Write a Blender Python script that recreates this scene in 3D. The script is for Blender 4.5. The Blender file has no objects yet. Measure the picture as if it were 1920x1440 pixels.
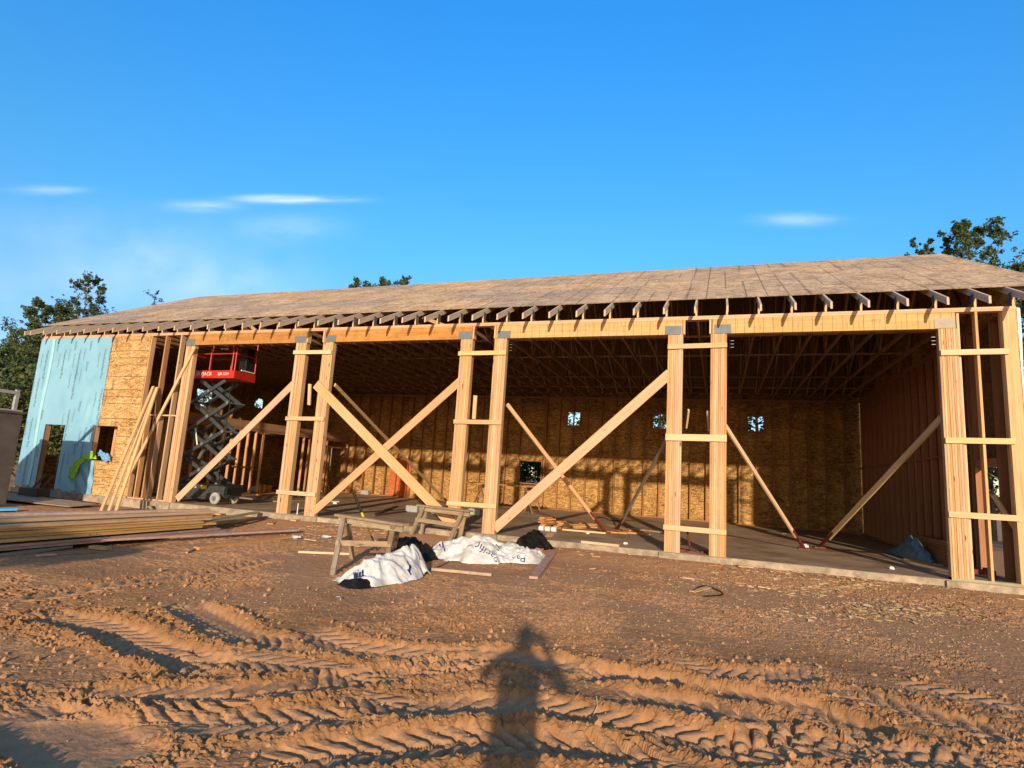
import bpy, bmesh, math, random
import numpy as np
from mathutils import Vector, Matrix
PI = math.pi
random.seed(7)
C = bpy.context.scene
COL = C.collection
rnd = random.uniform

# ------------------------------------------------------------------ camera
YAW, PITCH, ROLL = math.radians(-19.83), math.radians(8.94), math.radians(3.57)
CAM = Vector((0, -12.486, 1.312)); FPX = 1092.0
fw = Vector((math.sin(YAW)*math.cos(PITCH), math.cos(YAW)*math.cos(PITCH), math.sin(PITCH)))
r0 = Vector((math.cos(YAW), -math.sin(YAW), 0)); u0 = r0.cross(fw)
rt = r0*math.cos(ROLL)+u0*math.sin(ROLL); up = -r0*math.sin(ROLL)+u0*math.cos(ROLL)
cd = bpy.data.cameras.new("camera"); cam = bpy.data.objects.new("camera", cd); COL.objects.link(cam)
cd.sensor_width = 36; cd.lens = FPX/1920*36; cd.clip_end = 2000
M = Matrix((rt, up, -fw)).transposed().to_4x4(); M.translation = CAM
cam.matrix_world = M; C.camera = cam
def ray(px, py): return (fw*FPX+rt*(px-960)+up*(720-py)).normalized()
def at(px, py, ax, val):
    """point of the place seen at a photograph pixel, on the plane x|y|z = val"""
    v = ray(px, py); i = 'xyz'.index(ax)
    return CAM+v*((val-CAM[i])/v[i])
def zoomer(x0, y0, s): return lambda x, y: (x0+x/s, y0+y/s)
Z2 = zoomer(300, 580, 3.429); Z7 = zoomer(900, 820, 5.053); ZP = zoomer(560, 900, 3.5556)
ZL = zoomer(0, 880, 3.4286); ZS = zoomer(320, 640, 4.5); Z6 = zoomer(1440, 760, 3.79); Z1 = zoomer(0, 560, 3.429)

# ------------------------------------------------------------------ materials
def new_mat(name):
    m = bpy.data.materials.new(name); m.use_nodes = True
    nt = m.node_tree; b = nt.nodes['Principled BSDF']
    b.inputs['Specular IOR Level'].default_value = 0.25
    return m, nt, b
class N:
    def __init__(s, nt): s.nt = nt
    def __call__(s, typ, ins=None, **kw):
        n = s.nt.nodes.new(typ)
        for k, v in kw.items(): setattr(n, k, v)
        for k, v in (ins or {}).items():
            if isinstance(v, bpy.types.NodeSocket): s.nt.links.new(v, n.inputs[k])
            else: n.inputs[k].default_value = v
        return n
    def math(s, op, a, b=0.0, c=None, clamp=False):
        d = {0: a, 1: b}
        if c is not None: d[2] = c
        n = s('ShaderNodeMath', d, operation=op); n.use_clamp = clamp
        return n.outputs[0]
    def mix(s, f, a, b, mode='MIX'):
        n = s('ShaderNodeMix', data_type='RGBA', blend_type=mode)
        for k, v in ((0, f), (6, a), (7, b)):
            if isinstance(v, bpy.types.NodeSocket): s.nt.links.new(v, n.inputs[k])
            else: n.inputs[k].default_value = v if k == 0 else (*v, 1) if len(v) == 3 else v
        return n.outputs[2]
    def ramp(s, f, stops):
        n = s('ShaderNodeValToRGB', {0: f}); e = n.color_ramp.elements
        while len(e) < len(stops): e.new(0.5)
        for i, (p, c) in enumerate(stops):
            e[i].position = p; e[i].color = (*c, 1) if len(c) == 3 else c
        return n.outputs[0]
    def link(s, a, b): s.nt.links.new(a, b)

def plain(name, col, rough=0.6, metal=0.0, var=0.12, scale=6, spec=None, bump=0.0):
    m, nt, b = new_mat(name); n = N(nt)
    tc = n('ShaderNodeTexCoord').outputs['Object']
    no = n('ShaderNodeTexNoise', {'Vector': tc, 'Scale': scale, 'Detail': 6, 'Roughness': 0.65}).outputs[0]
    lo = [c*(1-var*2) for c in col]; hi = [min(1, c*(1+var*2)) for c in col]
    n.link(n.ramp(no, [(0.3, lo), (0.7, hi)]), b.inputs['Base Color'])
    b.inputs['Roughness'].default_value = rough; b.inputs['Metallic'].default_value = metal
    if spec is not None: b.inputs['Specular IOR Level'].default_value = spec
    if bump:
        bn = n('ShaderNodeBump', {'Height': no, 'Strength': bump, 'Distance': 0.02})
        n.link(bn.outputs[0], b.inputs['Normal'])
    return m

def wood(name, c1, c2, knot=1.0, rough=0.7, tone=0.35, lines=False, dirt=0.0):
    """grain runs along u; v carries 10 x board number"""
    m, nt, b = new_mat(name); n = N(nt)
    uv = n('ShaderNodeUVMap').outputs[0]
    sp = n('ShaderNodeSeparateXYZ', {0: uv})
    u, v = sp.outputs[0], sp.outputs[1]
    bid = n.math('FLOOR', n.math('DIVIDE', v, 10.0))
    wn = n('ShaderNodeTexWhiteNoise', {'W': bid}, noise_dimensions='1D').outputs[0]
    sep = n('ShaderNodeSeparateColor', {0: n('ShaderNodeTexWhiteNoise', {'W': n.math('ADD', bid, 0.37)}, noise_dimensions='1D').outputs['Color']})
    g1 = n('ShaderNodeCombineXYZ', {0: n.math('MULTIPLY', u, 1.2), 1: n.math('MULTIPLY', v, 42.0)}).outputs[0]
    g2 = n('ShaderNodeCombineXYZ', {0: n.math('MULTIPLY', u, 0.7), 1: n.math('MULTIPLY', v, 11.0)}).outputs[0]
    f1 = n('ShaderNodeTexNoise', {'Vector': g1, 'Scale': 1.0, 'Detail': 5, 'Roughness': 0.6, 'Distortion': 0.3}).outputs[0]
    f2 = n('ShaderNodeTexNoise', {'Vector': g2, 'Scale': 1.0, 'Detail': 3, 'Distortion': 0.8}).outputs[0]
    f = n.math('ADD', n.math('MULTIPLY', f1, 0.55), n.math('MULTIPLY', f2, 0.45))
    col = n.ramp(f, [(0.33, c2), (0.62, c1)])
    # knots
    kv = n('ShaderNodeCombineXYZ', {0: n.math('MULTIPLY', u, 2.1), 1: n.math('MULTIPLY', v, 6.5)}).outputs[0]
    vo = n('ShaderNodeTexVoronoi', {'Vector': kv, 'Scale': 1.0, 'Randomness': 1.0}).outputs['Distance']
    kw = n('ShaderNodeTexNoise', {'Vector': kv, 'Scale': 0.35}).outputs[0]
    kd = n.math('MULTIPLY', n.ramp(vo, [(0.05, (1, 1, 1)), (0.16, (0, 0, 0))]), n.ramp(kw, [(0.42, (0, 0, 0)), (0.47, (1, 1, 1))]))
    col = n.mix(n.math('MULTIPLY', kd, knot*0.75), col, tuple(c*0.22 for c in c2))
    hs = n('ShaderNodeHueSaturation', {'Color': col, 'Hue': n.math('ADD', 0.488, n.math('MULTIPLY', sep.outputs[0], 0.02)),
           'Saturation': n.math('ADD', 0.85, n.math('MULTIPLY', sep.outputs[1], 0.3)),
           'Value': n.math('ADD', 1-tone*0.6, n.math('MULTIPLY', wn, tone))}).outputs[0]
    if lines:
        fr = n.math('FRACT', n.math('DIVIDE', u, 0.178))
        ln = n.math('LESS_THAN', fr, 0.055)
        hs = n.mix(n.math('MULTIPLY', ln, 0.6), hs, (0.09, 0.045, 0.012))
        st = n('ShaderNodeTexNoise', {'Vector': n('ShaderNodeCombineXYZ', {0: n.math('MULTIPLY', u, 30), 1: n.math('MULTIPLY', v, 2.5)}).outputs[0], 'Scale': 1.0, 'Detail': 3}).outputs[0]
        hs = n.mix(n.math('MULTIPLY', n.ramp(st, [(0.56, (0, 0, 0)), (0.68, (1, 1, 1))]), 0.4), hs, (0.2, 0.09, 0.02))
    if dirt:
        tc = n('ShaderNodeTexCoord').outputs['Object']
        dn = n('ShaderNodeTexNoise', {'Vector': tc, 'Scale': 5.0, 'Detail': 7, 'Roughness': 0.7}).outputs[0]
        hs = n.mix(n.math('MULTIPLY', n.ramp(dn, [(0.45, (0, 0, 0)), (0.62, (1, 1, 1))]), dirt), hs, (0.16, 0.09, 0.055))
    n.link(hs, b.inputs['Base Color']); b.inputs['Roughness'].default_value = rough
    bn = n('ShaderNodeBump', {'Height': f1, 'Strength': 0.25, 'Distance': 0.004}); n.link(bn.outputs[0], b.inputs['Normal'])
    return m

def osb(name, c_lo, c_mid, c_hi, scale=1.0, rows=False, redpatch=False):
    m, nt, b = new_mat(name); n = N(nt)
    uv = n('ShaderNodeUVMap').outputs[0]
    acc = None; cols = []
    for i, ang in enumerate((0.2, 1.25, 2.3)):
        mp = n('ShaderNodeMapping', {'Vector': uv, 'Rotation': (0, 0, ang), 'Scale': (13*scale, 48*scale, 1), 'Location': (i*7.3, i*3.1, 0)}).outputs[0]
        ds = n('ShaderNodeTexNoise', {'Vector': mp, 'Scale': 0.35, 'Detail': 2}).outputs['Color']
        mp2 = n('ShaderNodeVectorMath', {0: mp, 1: ds}, operation='ADD').outputs[0]
        vo = n('ShaderNodeTexVoronoi', {'Vector': mp2, 'Scale': 1.0})
        cols.append(n('ShaderNodeSeparateColor', {0: vo.outputs['Color']}).outputs[0])
    sel = n('ShaderNodeTexNoise', {'Vector': uv, 'Scale': 26*scale, 'Detail': 2}).outputs[0]
    s1 = n.math('GREATER_THAN', sel, 0.46); s2 = n.math('GREATER_THAN', sel, 0.55)
    f = n.mix(s2, n.mix(s1, cols[0], cols[1]), cols[2])
    big = n('ShaderNodeTexNoise', {'Vector': uv, 'Scale': 1.3, 'Detail': 4}).outputs[0]
    col = n.ramp(f, [(0.0, c_lo), (0.22, c_lo), (0.38, c_mid), (0.62, c_mid), (0.85, c_hi)])
    col = n.mix(0.35, col, n.ramp(big, [(0.3, c_lo), (0.7, c_hi)]))
    sp = n('ShaderNodeSeparateXYZ', {0: uv}); u, v = sp.outputs[0], sp.outputs[1]
    if rows:   # roof: panel tone by course and sheet, dark chalk and joint lines running up the slope
        ro = n.math('FLOOR', n.math('DIVIDE', v, 1.22))
        uo = n.math('ADD', u, n.math('MULTIPLY', ro, 1.22))
        pid = n('ShaderNodeCombineXYZ', {0: n.math('FLOOR', n.math('DIVIDE', uo, 2.44)), 1: ro}).outputs[0]
        pt = n('ShaderNodeTexWhiteNoise', {'Vector': pid}, noise_dimensions='3D').outputs[0]
        col = n('ShaderNodeHueSaturation', {'Color': col, 'Value': n.math('ADD', 0.76, n.math('MULTIPLY', pt, 0.42)), 'Saturation': n.math('ADD', 0.85, n.math('MULTIPLY', pt, 0.35))}).outputs[0]
        cell = n.math('FLOOR', n.math('DIVIDE', uo, 0.407))
        lr = n('ShaderNodeTexWhiteNoise', {'Vector': n('ShaderNodeCombineXYZ', {0: cell, 1: ro, 2: 3.0}).outputs[0]}, noise_dimensions='3D').outputs[0]
        ln = n.math('MULTIPLY', n.math('LESS_THAN', n.math('FRACT', n.math('DIVIDE', uo, 0.407)), 0.075), n.math('GREATER_THAN', lr, 0.42))
        jn = n.math('LESS_THAN', n.math('FRACT', n.math('DIVIDE', uo, 2.44)), 0.006)
        hl = n.math('LESS_THAN', n.math('FRACT', n.math('DIVIDE', v, 1.22)), 0.01)
        k = n.math('MAXIMUM', n.math('MAXIMUM', n.math('MULTIPLY', ln, 0.58), n.math('MULTIPLY', jn, 0.7)), n.math('MULTIPLY', hl, 0.5))
        col = n.mix(k, col, (0.055, 0.03, 0.018))
    n.link(col, b.inputs['Base Color']); b.inputs['Roughness'].default_value = 0.75
    bn = n('ShaderNodeBump', {'Height': f, 'Strength': 0.2, 'Distance': 0.003}); n.link(bn.outputs[0], b.inputs['Normal'])
    return m

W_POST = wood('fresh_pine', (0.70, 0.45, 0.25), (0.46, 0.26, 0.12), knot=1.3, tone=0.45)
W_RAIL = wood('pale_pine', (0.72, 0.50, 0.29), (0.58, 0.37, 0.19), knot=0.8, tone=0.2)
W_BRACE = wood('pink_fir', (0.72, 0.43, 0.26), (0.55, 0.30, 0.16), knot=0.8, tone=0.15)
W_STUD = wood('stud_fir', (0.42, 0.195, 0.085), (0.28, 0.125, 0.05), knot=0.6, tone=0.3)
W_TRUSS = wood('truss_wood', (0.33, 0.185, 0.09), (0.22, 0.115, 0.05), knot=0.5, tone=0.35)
W_TAIL = wood('weathered_chord', (0.55, 0.42, 0.29), (0.34, 0.25, 0.165), knot=0.6, tone=0.35)
W_LVL = wood('orange_beam', (0.58, 0.34, 0.12), (0.38, 0.19, 0.06), knot=0.4, tone=0.25, dirt=.35)
W_LVL2 = wood('marked_beam', (0.64, 0.42, 0.18), (0.48, 0.28, 0.10), knot=0.4, tone=0.15, lines=True)
W_PILE = wood('stacked_lumber', (0.70, 0.48, 0.27), (0.52, 0.32, 0.16), knot=0.8, tone=0.4, dirt=0.25)
W_YEL = wood('yellow_lumber', (0.70, 0.45, 0.15), (0.52, 0.30, 0.09), knot=0.6, tone=0.3, dirt=0.15)
W_GREEN = wood('treated_lumber', (0.34, 0.33, 0.18), (0.24, 0.22, 0.11), knot=0.6, tone=0.3, dirt=0.3)
W_PINK = wood('pink_board', (0.55, 0.36, 0.27), (0.40, 0.24, 0.17), knot=0.6, tone=0.3, dirt=0.3)
W_ORANGE = wood('orange_offcut', (0.56, 0.30, 0.12), (0.40, 0.19, 0.07), knot=0.5, tone=0.4)
W_OLD = wood('old_grey_wood', (0.44, 0.345, 0.235), (0.26, 0.19, 0.125), knot=1.0, tone=0.4, dirt=0.35)
W_DARK = wood('dark_wood', (0.13, 0.08, 0.05), (0.07, 0.04, 0.025), knot=0.4, tone=0.4)
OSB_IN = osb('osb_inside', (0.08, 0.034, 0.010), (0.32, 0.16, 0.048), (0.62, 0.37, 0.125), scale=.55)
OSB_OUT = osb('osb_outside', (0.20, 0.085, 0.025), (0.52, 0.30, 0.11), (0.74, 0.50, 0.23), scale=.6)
OSB_RED = osb('osb_red_sheet', (0.32, 0.05, 0.015), (0.56, 0.11, 0.03), (0.66, 0.2, 0.06))
OSB_ROOF = osb('osb_roof', (0.22, 0.125, 0.06), (0.52, 0.345, 0.19), (0.72, 0.54, 0.34), scale=0.4, rows=True)
OSB_SHADED = osb('osb_shaded', (0.06, 0.03, 0.014), (0.15, 0.08, 0.035), (0.24, 0.14, 0.06))  # darker OSB copy: interior shade put into the colour
STEEL = plain('galvanised_steel', (0.16, 0.18, 0.195), 0.6, 0.1, 0.08, 8)
STEEL_D = plain('dark_truss_plate', (0.16, 0.17, 0.18), 0.5, 0.4, 0.15, 14)
STEEL_L = plain('pale_steel_plate', (0.36, 0.32, 0.26), 0.6, 0.0, 0.06, 8)
RED = plain('red_paint', (0.45, 0.022, 0.014), 0.4, 0.0, 0.06, 5, 0.5)
LIFTGREY = plain('dark_grey_paint', (0.055, 0.062, 0.068), 0.38, 0.2, 0.2, 9, 0.5)
BLACK = plain('black_plastic', (0.012, 0.012, 0.013), 0.45, 0, 0.2, 9, 0.4)
RUBBER = plain('pale_tyre', (0.34, 0.33, 0.31), 0.8, 0, 0.2, 10)
WHITE = plain('white_print', (0.78, 0.78, 0.75), 0.6, 0, 0.04)
YELLOW = plain('yellow_paint', (0.72, 0.47, 0.03), 0.5, 0, 0.08)
REDSTEEL = plain('rusty_red_steel', (0.16, 0.035, 0.02), 0.6, 0.2, 0.3, 12)
DUMP = plain('brown_grey_steel', (0.115, 0.098, 0.088), 0.65, 0.1, 0.14, 1.6)
RAILGREY = plain('pale_grey_rail', (0.42, 0.43, 0.43), 0.5, 0.3, 0.08)
INKDARK = plain('dark_print', (0.09, 0.16, 0.22), 0.7, 0, 0.1)
NAVY = plain('navy_print', (0.015, 0.03, 0.12), 0.6, 0, 0.1)
INKGREY = plain('grey_print', (0.20, 0.24, 0.26), 0.7, 0, 0.1)
BLACKFILM = plain('black_film', (0.010, 0.009, 0.008), 0.5, 0, 0.3, 12, 0.2)
LIME = plain('lime_fabric', (0.32, 0.62, 0.07), 0.8, 0, 0.12, 12)
BLUEFAB = plain('blue_fabric', (0.16, 0.36, 0.60), 0.8, 0, 0.12, 12)
BLUEFOAM = plain('blue_foam', (0.10, 0.42, 0.75), 0.7, 0, 0.08, 3)
PINKPAPER = plain('pink_paper', (0.62, 0.33, 0.32), 0.8, 0, 0.08, 6)
BLUETARP = plain('slate_blue_tarp', (0.10, 0.20, 0.29), 0.5, 0, 0.25, 8)
CINDER = plain('grey_block', (0.33, 0.33, 0.32), 0.95, 0, 0.12, 14, bump=0.3)
PAPER = plain('white_paper', (0.70, 0.69, 0.66), 0.8, 0, 0.08, 12)
PLASTIC = plain('clear_bottle', (0.45, 0.5, 0.55), 0.15, 0, 0.1, 12, 0.6)
SKIN = plain('skin', (0.5, 0.28, 0.2), 0.6); CLOTH = plain('dark_clothing', (0.05, 0.06, 0.09), 0.9)
BARK = plain('bark', (0.16, 0.13, 0.10), 0.9, 0, 0.3, 9)
BARKP = plain('pale_bark', (0.42, 0.40, 0.36), 0.9, 0, 0.25, 5)

def sheet_mat(name, c1, c2, rough=0.45, bump=0.4, scale=3.0):
    m, nt, b = new_mat(name); n = N(nt)
    tc = n('ShaderNodeTexCoord').outputs['Object']
    no = n('ShaderNodeTexNoise', {'Vector': tc, 'Scale': scale, 'Detail': 6, 'Distortion': 0.8}).outputs[0]
    n.link(n.ramp(no, [(0.35, c1), (0.65, c2)]), b.inputs['Base Color'])
    w = n('ShaderNodeTexNoise', {'Vector': tc, 'Scale': scale*1.5, 'Detail': 4, 'Distortion': 2.0}).outputs[0]
    bn = n('ShaderNodeBump', {'Height': w, 'Strength': bump, 'Distance': 0.03}); n.link(bn.outputs[0], b.inputs['Normal'])
    b.inputs['Roughness'].default_value = rough; b.inputs['Specular IOR Level'].default_value = 0.4
    return m
WRAP = sheet_mat('cyan_house_wrap', (0.20, 0.43, 0.60), (0.25, 0.49, 0.65), 0.5, 0.15, 1.2)
WRAPSEAM = sheet_mat('seam_tape', (0.30, 0.60, 0.70), (0.34, 0.64, 0.72), 0.45, 0.1, 2)
TARP = sheet_mat('white_lumber_wrap', (0.50, 0.48, 0.44), (0.74, 0.73, 0.71), 0.5, 0.25, 4.0)

def concrete_mat():
    m, nt, b = new_mat('concrete'); n = N(nt)
    tc = n('ShaderNodeTexCoord').outputs['Object']
    a = n('ShaderNodeTexNoise', {'Vector': tc, 'Scale': 0.9, 'Detail': 8, 'Roughness': 0.65, 'Distortion': 0.4}).outputs[0]
    f = n('ShaderNodeTexNoise', {'Vector': tc, 'Scale': 30, 'Detail': 4}).outputs[0]
    col = n.ramp(a, [(0.36, (0.30, 0.18, 0.10)), (0.5, (0.42, 0.28, 0.18)), (0.66, (0.50, 0.38, 0.27))])
    mp = n('ShaderNodeMapping', {'Vector': tc, 'Rotation': (0, 0, 0.35), 'Scale': (0.6, 4.5, 1)}).outputs[0]
    st = n('ShaderNodeTexNoise', {'Vector': mp, 'Scale': 1.0, 'Detail': 6, 'Roughness': 0.7}).outputs[0]
    col = n.mix(n.math('MULTIPLY', n.ramp(st, [(0.5, (0, 0, 0)), (0.68, (1, 1, 1))]), 0.5), col, (0.36, 0.25, 0.17))
    col = n.mix(n.ramp(f, [(0.3, (0.25,)*3), (0.7, (0, 0, 0))]), col, (0.10, 0.085, 0.07))
    n.link(col, b.inputs['Base Color'])
    n.link(n.ramp(a, [(0.35, (0.45,)*3), (0.6, (0.8,)*3)]), b.inputs['Roughness'])
    bn = n('ShaderNodeBump', {'Height': f, 'Strength': 0.15, 'Distance': 0.004}); n.link(bn.outputs[0], b.inputs['Normal'])
    return m
CONC = concrete_mat()
CONCEDGE = plain('pale_concrete', (0.33, 0.265, 0.195), 0.9, 0, 0.22, 5, bump=0.3)

def dirt_mat():
    m, nt, b = new_mat('dirt'); n = N(nt)
    tc = n('ShaderNodeTexCoord').outputs['Object']
    at_ = n('ShaderNodeAttribute', attribute_name='soil')
    big = n('ShaderNodeTexNoise', {'Vector': tc, 'Scale': 0.8, 'Detail': 7, 'Roughness': 0.62, 'Distortion': 0.5}).outputs[0]
    mid = n('ShaderNodeTexNoise', {'Vector': tc, 'Scale': 9, 'Detail': 8, 'Roughness': 0.7}).outputs[0]
    fine = n('ShaderNodeTexNoise', {'Vector': tc, 'Scale': 60, 'Detail': 6, 'Roughness': 0.75}).outputs[0]
    # loose dug soil is orange, packed soil is greyer and pinker (two real soils)
    packed = n.ramp(mid, [(0.3, (0.41, 0.212, 0.102)), (0.7, (0.56, 0.31, 0.16))])
    loose = n.ramp(mid, [(0.3, (0.25, 0.12, 0.048)), (0.7, (0.37, 0.19, 0.08))])
    k = n.math('ADD', n.math('MULTIPLY', at_.outputs['Fac'], 0.9), n.math('MULTIPLY', n.math('SUBTRACT', big, 0.5), 1.4), clamp=True)
    col = n.mix(k, packed, loose)
    col = n.mix(n.ramp(fine, [(0.35, (0.35,)*3), (0.55, (0, 0, 0))]), col, (0.28, 0.13, 0.06))
    n.link(col, b.inputs['Base Color']); b.inputs['Roughness'].default_value = 0.95
    b.inputs['Specular IOR Level'].default_value = 0.1
    vo = n('ShaderNodeTexVoronoi', {'Vector': tc, 'Scale': 30}, feature='F1').outputs['Distance']
    h = n.math('ADD', n.math('MULTIPLY', fine, 1.0), n.math('ADD', n.math('MULTIPLY', mid, 1.4), n.math('MULTIPLY', vo, -0.5)))
    bn = n('ShaderNodeBump', {'Height': h, 'Strength': 0.45, 'Distance': 0.016}); n.link(bn.outputs[0], b.inputs['Normal'])
    return m
DIRT = dirt_mat()
def leaf_mat(name, a, bb):
    m, nt, b = new_mat(name); n = N(nt)
    ri = n('ShaderNodeNewGeometry').outputs['Random Per Island']
    n.link(n.ramp(ri, [(0.0, a), (1.0, bb)]), b.inputs['Base Color'])
    b.inputs['Roughness'].default_value = 0.6; b.inputs['Specular IOR Level'].default_value = 0.3
    tr = n('ShaderNodeBsdfTranslucent', {0: n.ramp(ri, [(0.0, a), (1.0, bb)])})
    mx = n('ShaderNodeMixShader', {0: 0.3, 1: b.outputs[0], 2: tr.outputs[0]})
    n.link(mx.outputs[0], nt.nodes['Material Output'].inputs[0])
    return m
LEAF_A = leaf_mat('leaf_dark', (0.045, 0.078, 0.026), (0.12, 0.165, 0.052))
LEAF_B = leaf_mat('leaf_olive', (0.06, 0.09, 0.028), (0.15, 0.185, 0.06))
CHIPM = leaf_mat('wood_chips', (0.50, 0.33, 0.17), (0.86, 0.70, 0.45))

# ------------------------------------------------------------------ mesh helpers
_bid = [0]
class MB:
    def __init__(s): s.v = []; s.f = []; s.uv = []; s.m = []
    def quad_box(s, c8, mat=0, L=None):
        """c8: 8 corners, 0-3 at one end, 4-7 at the other; long axis 0->4"""
        _bid[0] += 1; off = _bid[0]*10+2.0; uo = rnd(0, 30)
        i = len(s.v); s.v += [tuple(p) for p in c8]
        P = [Vector(p) for p in c8]
        L = (P[4]-P[0]).length; w = (P[1]-P[0]).length; h = (P[3]-P[0]).length
        for k in range(4):
            a, b_ = k, (k+1) % 4
            s.f.append((i+a, i+b_, i+4+b_, i+4+a))
            v0 = off+sum((w, h, w, h)[:k]); v1 = v0+(w, h, w, h)[k]
            s.uv += [(uo, v0), (uo, v1), (uo+L, v1), (uo+L, v0)]; s.m.append(mat)
        s.f.append((i+3, i+2, i+1, i)); s.uv += [(uo, off+h), (uo+.02, off+h), (uo+.02, off), (uo, off)]; s.m.append(mat)
        s.f.append((i+4, i+5, i+6, i+7)); s.uv += [(uo, off), (uo+.02, off), (uo+.02, off+h), (uo, off+h)]; s.m.append(mat)
    def box(s, x0, x1, y0, y1, z0, z1, ax=None, mat=0):
        d = (x1-x0, y1-y0, z1-z0)
        if ax is None: ax = 'xyz'[d.index(max(d))]
        if ax == 'x': c = [(x0, y0, z0), (x0, y0, z1), (x0, y1, z1), (x0, y1, z0), (x1, y0, z0), (x1, y0, z1), (x1, y1, z1), (x1, y1, z0)]
        elif ax == 'y': c = [(x0, y0, z0), (x1, y0, z0), (x1, y0, z1), (x0, y0, z1), (x0, y1, z0), (x1, y1, z0), (x1, y1, z1), (x0, y1, z1)]
        else: c = [(x0, y0, z0), (x0, y1, z0), (x1, y1, z0), (x1, y0, z0), (x0, y0, z1), (x0, y1, z1), (x1, y1, z1), (x1, y0, z1)]
        s.quad_box(c, mat); return s
    def beam(s, p0, p1, w, t, side=None, mat=0):
        """w along 'side', t along the third axis"""
        p0 = Vector(p0); p1 = Vector(p1); d = (p1-p0).normalized()
        a = Vector(side) if side is not None else (Vector((0, 0, 1)) if abs(d.z) < 0.95 else Vector((1, 0, 0)))
        a = (a-d*a.dot(d)).normalized(); b = d.cross(a)
        c = []
        for p in (p0, p1):
            c += [p-a*w/2-b*t/2, p+a*w/2-b*t/2, p+a*w/2+b*t/2, p-a*w/2+b*t/2]
        s.quad_box(c, mat); return s
    def tube(s, pts, r, seg=8, mat=0, cap=True):
        pts = [Vector(p) for p in pts]; rs = r if isinstance(r, (list, tuple)) else [r]*len(pts)
        i0 = len(s.v); pv = None
        for k, p in enumerate(pts):
            d = (pts[min(k+1, len(pts)-1)]-pts[max(k-1, 0)]).normalized()
            if pv is None: a = d.orthogonal().normalized()
            else: a = (pv-d*pv.dot(d)).normalized()
            pv = a; b = d.cross(a)
            for j in range(seg):
                t = 2*PI*j/seg; s.v.append(tuple(p+(a*math.cos(t)+b*math.sin(t))*rs[k]))
        for k in range(len(pts)-1):
            for j in range(seg):
                a = i0+k*seg+j; b = i0+k*seg+(j+1) % seg
                s.f.append((a, b, b+seg, a+seg)); s.uv += [(k*.3, j*.1), (k*.3, j*.1+.1), (k*.3+.3, j*.1+.1), (k*.3+.3, j*.1)]; s.m.append(mat)
        if cap:
            s.f.append(tuple(i0+j for j in range(seg))[::-1]); s.uv += [(0, 0)]*seg; s.m.append(mat)
            e = i0+(len(pts)-1)*seg
            s.f.append(tuple(e+j for j in range(seg))); s.uv += [(0, 0)]*seg; s.m.append(mat)
        return s
    def poly(s, pts, mat=0, uv=None):
        i = len(s.v); s.v += [tuple(p) for p in pts]; s.f.append(tuple(range(i, i+len(pts))))
        s.uv += uv or [(0, 0)]*len(pts); s.m.append(mat); return s
    def prism(s, prof, y0, y1, mat=0, plane='xz'):
        """prof: 2D outline; extruded along the remaining axis"""
        n = len(prof); i = len(s.v)
        for y in (y0, y1):
            for a, b in prof: s.v.append((a, y, b) if plane == 'xz' else (y, a, b) if plane == 'yz' else (a, b, y))
        s.f.append(tuple(range(i, i+n))); s.uv += list(prof); s.m.append(mat)
        s.f.append(tuple(range(i+2*n-1, i+n-1, -1))); s.uv += list(prof)[::-1]; s.m.append(mat)
        for k in range(n):
            l = (k+1) % n
            s.f.append((i+k, i+n+k, i+n+l, i+l)); s.uv += [(0, 0), (1, 0), (1, 1), (0, 1)]; s.m.append(mat)
        return s
    def panel(s, x0, x1, z0, z1, y, th, holes=(), plane='xz', mat=0):
        """wall sheet with rectangular holes, uv in metres; y..y+th thick"""
        xs = sorted({x0, x1, *[h[0] for h in holes], *[h[1] for h in holes]}); zs = sorted({z0, z1, *[h[2] for h in holes], *[h[3] for h in holes]})
        for a, b in zip(xs, xs[1:]):
            run = None
            for c, d in zip(zs, zs[1:]):
                mx, mz = (a+b)/2, (c+d)/2
                if any(h[0] < mx < h[1] and h[2] < mz < h[3] for h in holes): continue
                prof = [(a, c), (b, c), (b, d), (a, d)]
                s.prism(prof, y, y+th, mat, plane)
        return s
    def build(s, name, mats, parent=None, org=(0, 0, 0), smooth=False):
        me = bpy.data.meshes.new(name); o = Vector(org)
        me.from_pydata([tuple(Vector(p)-o) for p in s.v], [], s.f)
        uvl = me.uv_layers.new(name='UVMap')
        if len(s.uv) == len(uvl.data):
            uvl.data.foreach_set('uv', [c for q in s.uv for c in q])
        for m in (mats if isinstance(mats, (list, tuple)) else [mats]): me.materials.append(m)
        if any(s.m): me.polygons.foreach_set('material_index', s.m)
        if smooth: me.polygons.foreach_set('use_smooth', [True]*len(me.polygons))
        bm = bmesh.new(); bm.from_mesh(me); bmesh.ops.recalc_face_normals(bm, faces=bm.faces); bm.to_mesh(me); bm.free()
        ob = bpy.data.objects.new(name, me); COL.objects.link(ob)
        if parent is not None: ob.parent = parent
        else: ob.location = o
        return ob
def tag(o, label=None, cat=None, group=None, kind=None):
    if label: o['label'] = label
    if cat: o['category'] = cat
    if group: o['group'] = group
    if kind: o['kind'] = kind
    return o
def thing(name, loc, label, cat, group=None):
    o = bpy.data.objects.new(name, None); COL.objects.link(o); o.location = loc; o.empty_display_size = 0.2
    return tag(o, label, cat, group)
def copy_part(o, parent, loc=None):
    c = o.copy(); COL.objects.link(c); c.parent = parent
    if loc is not None: c.location = loc
    for ch in o.children:
        g = ch.copy(); COL.objects.link(g); g.parent = c
    return c
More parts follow.
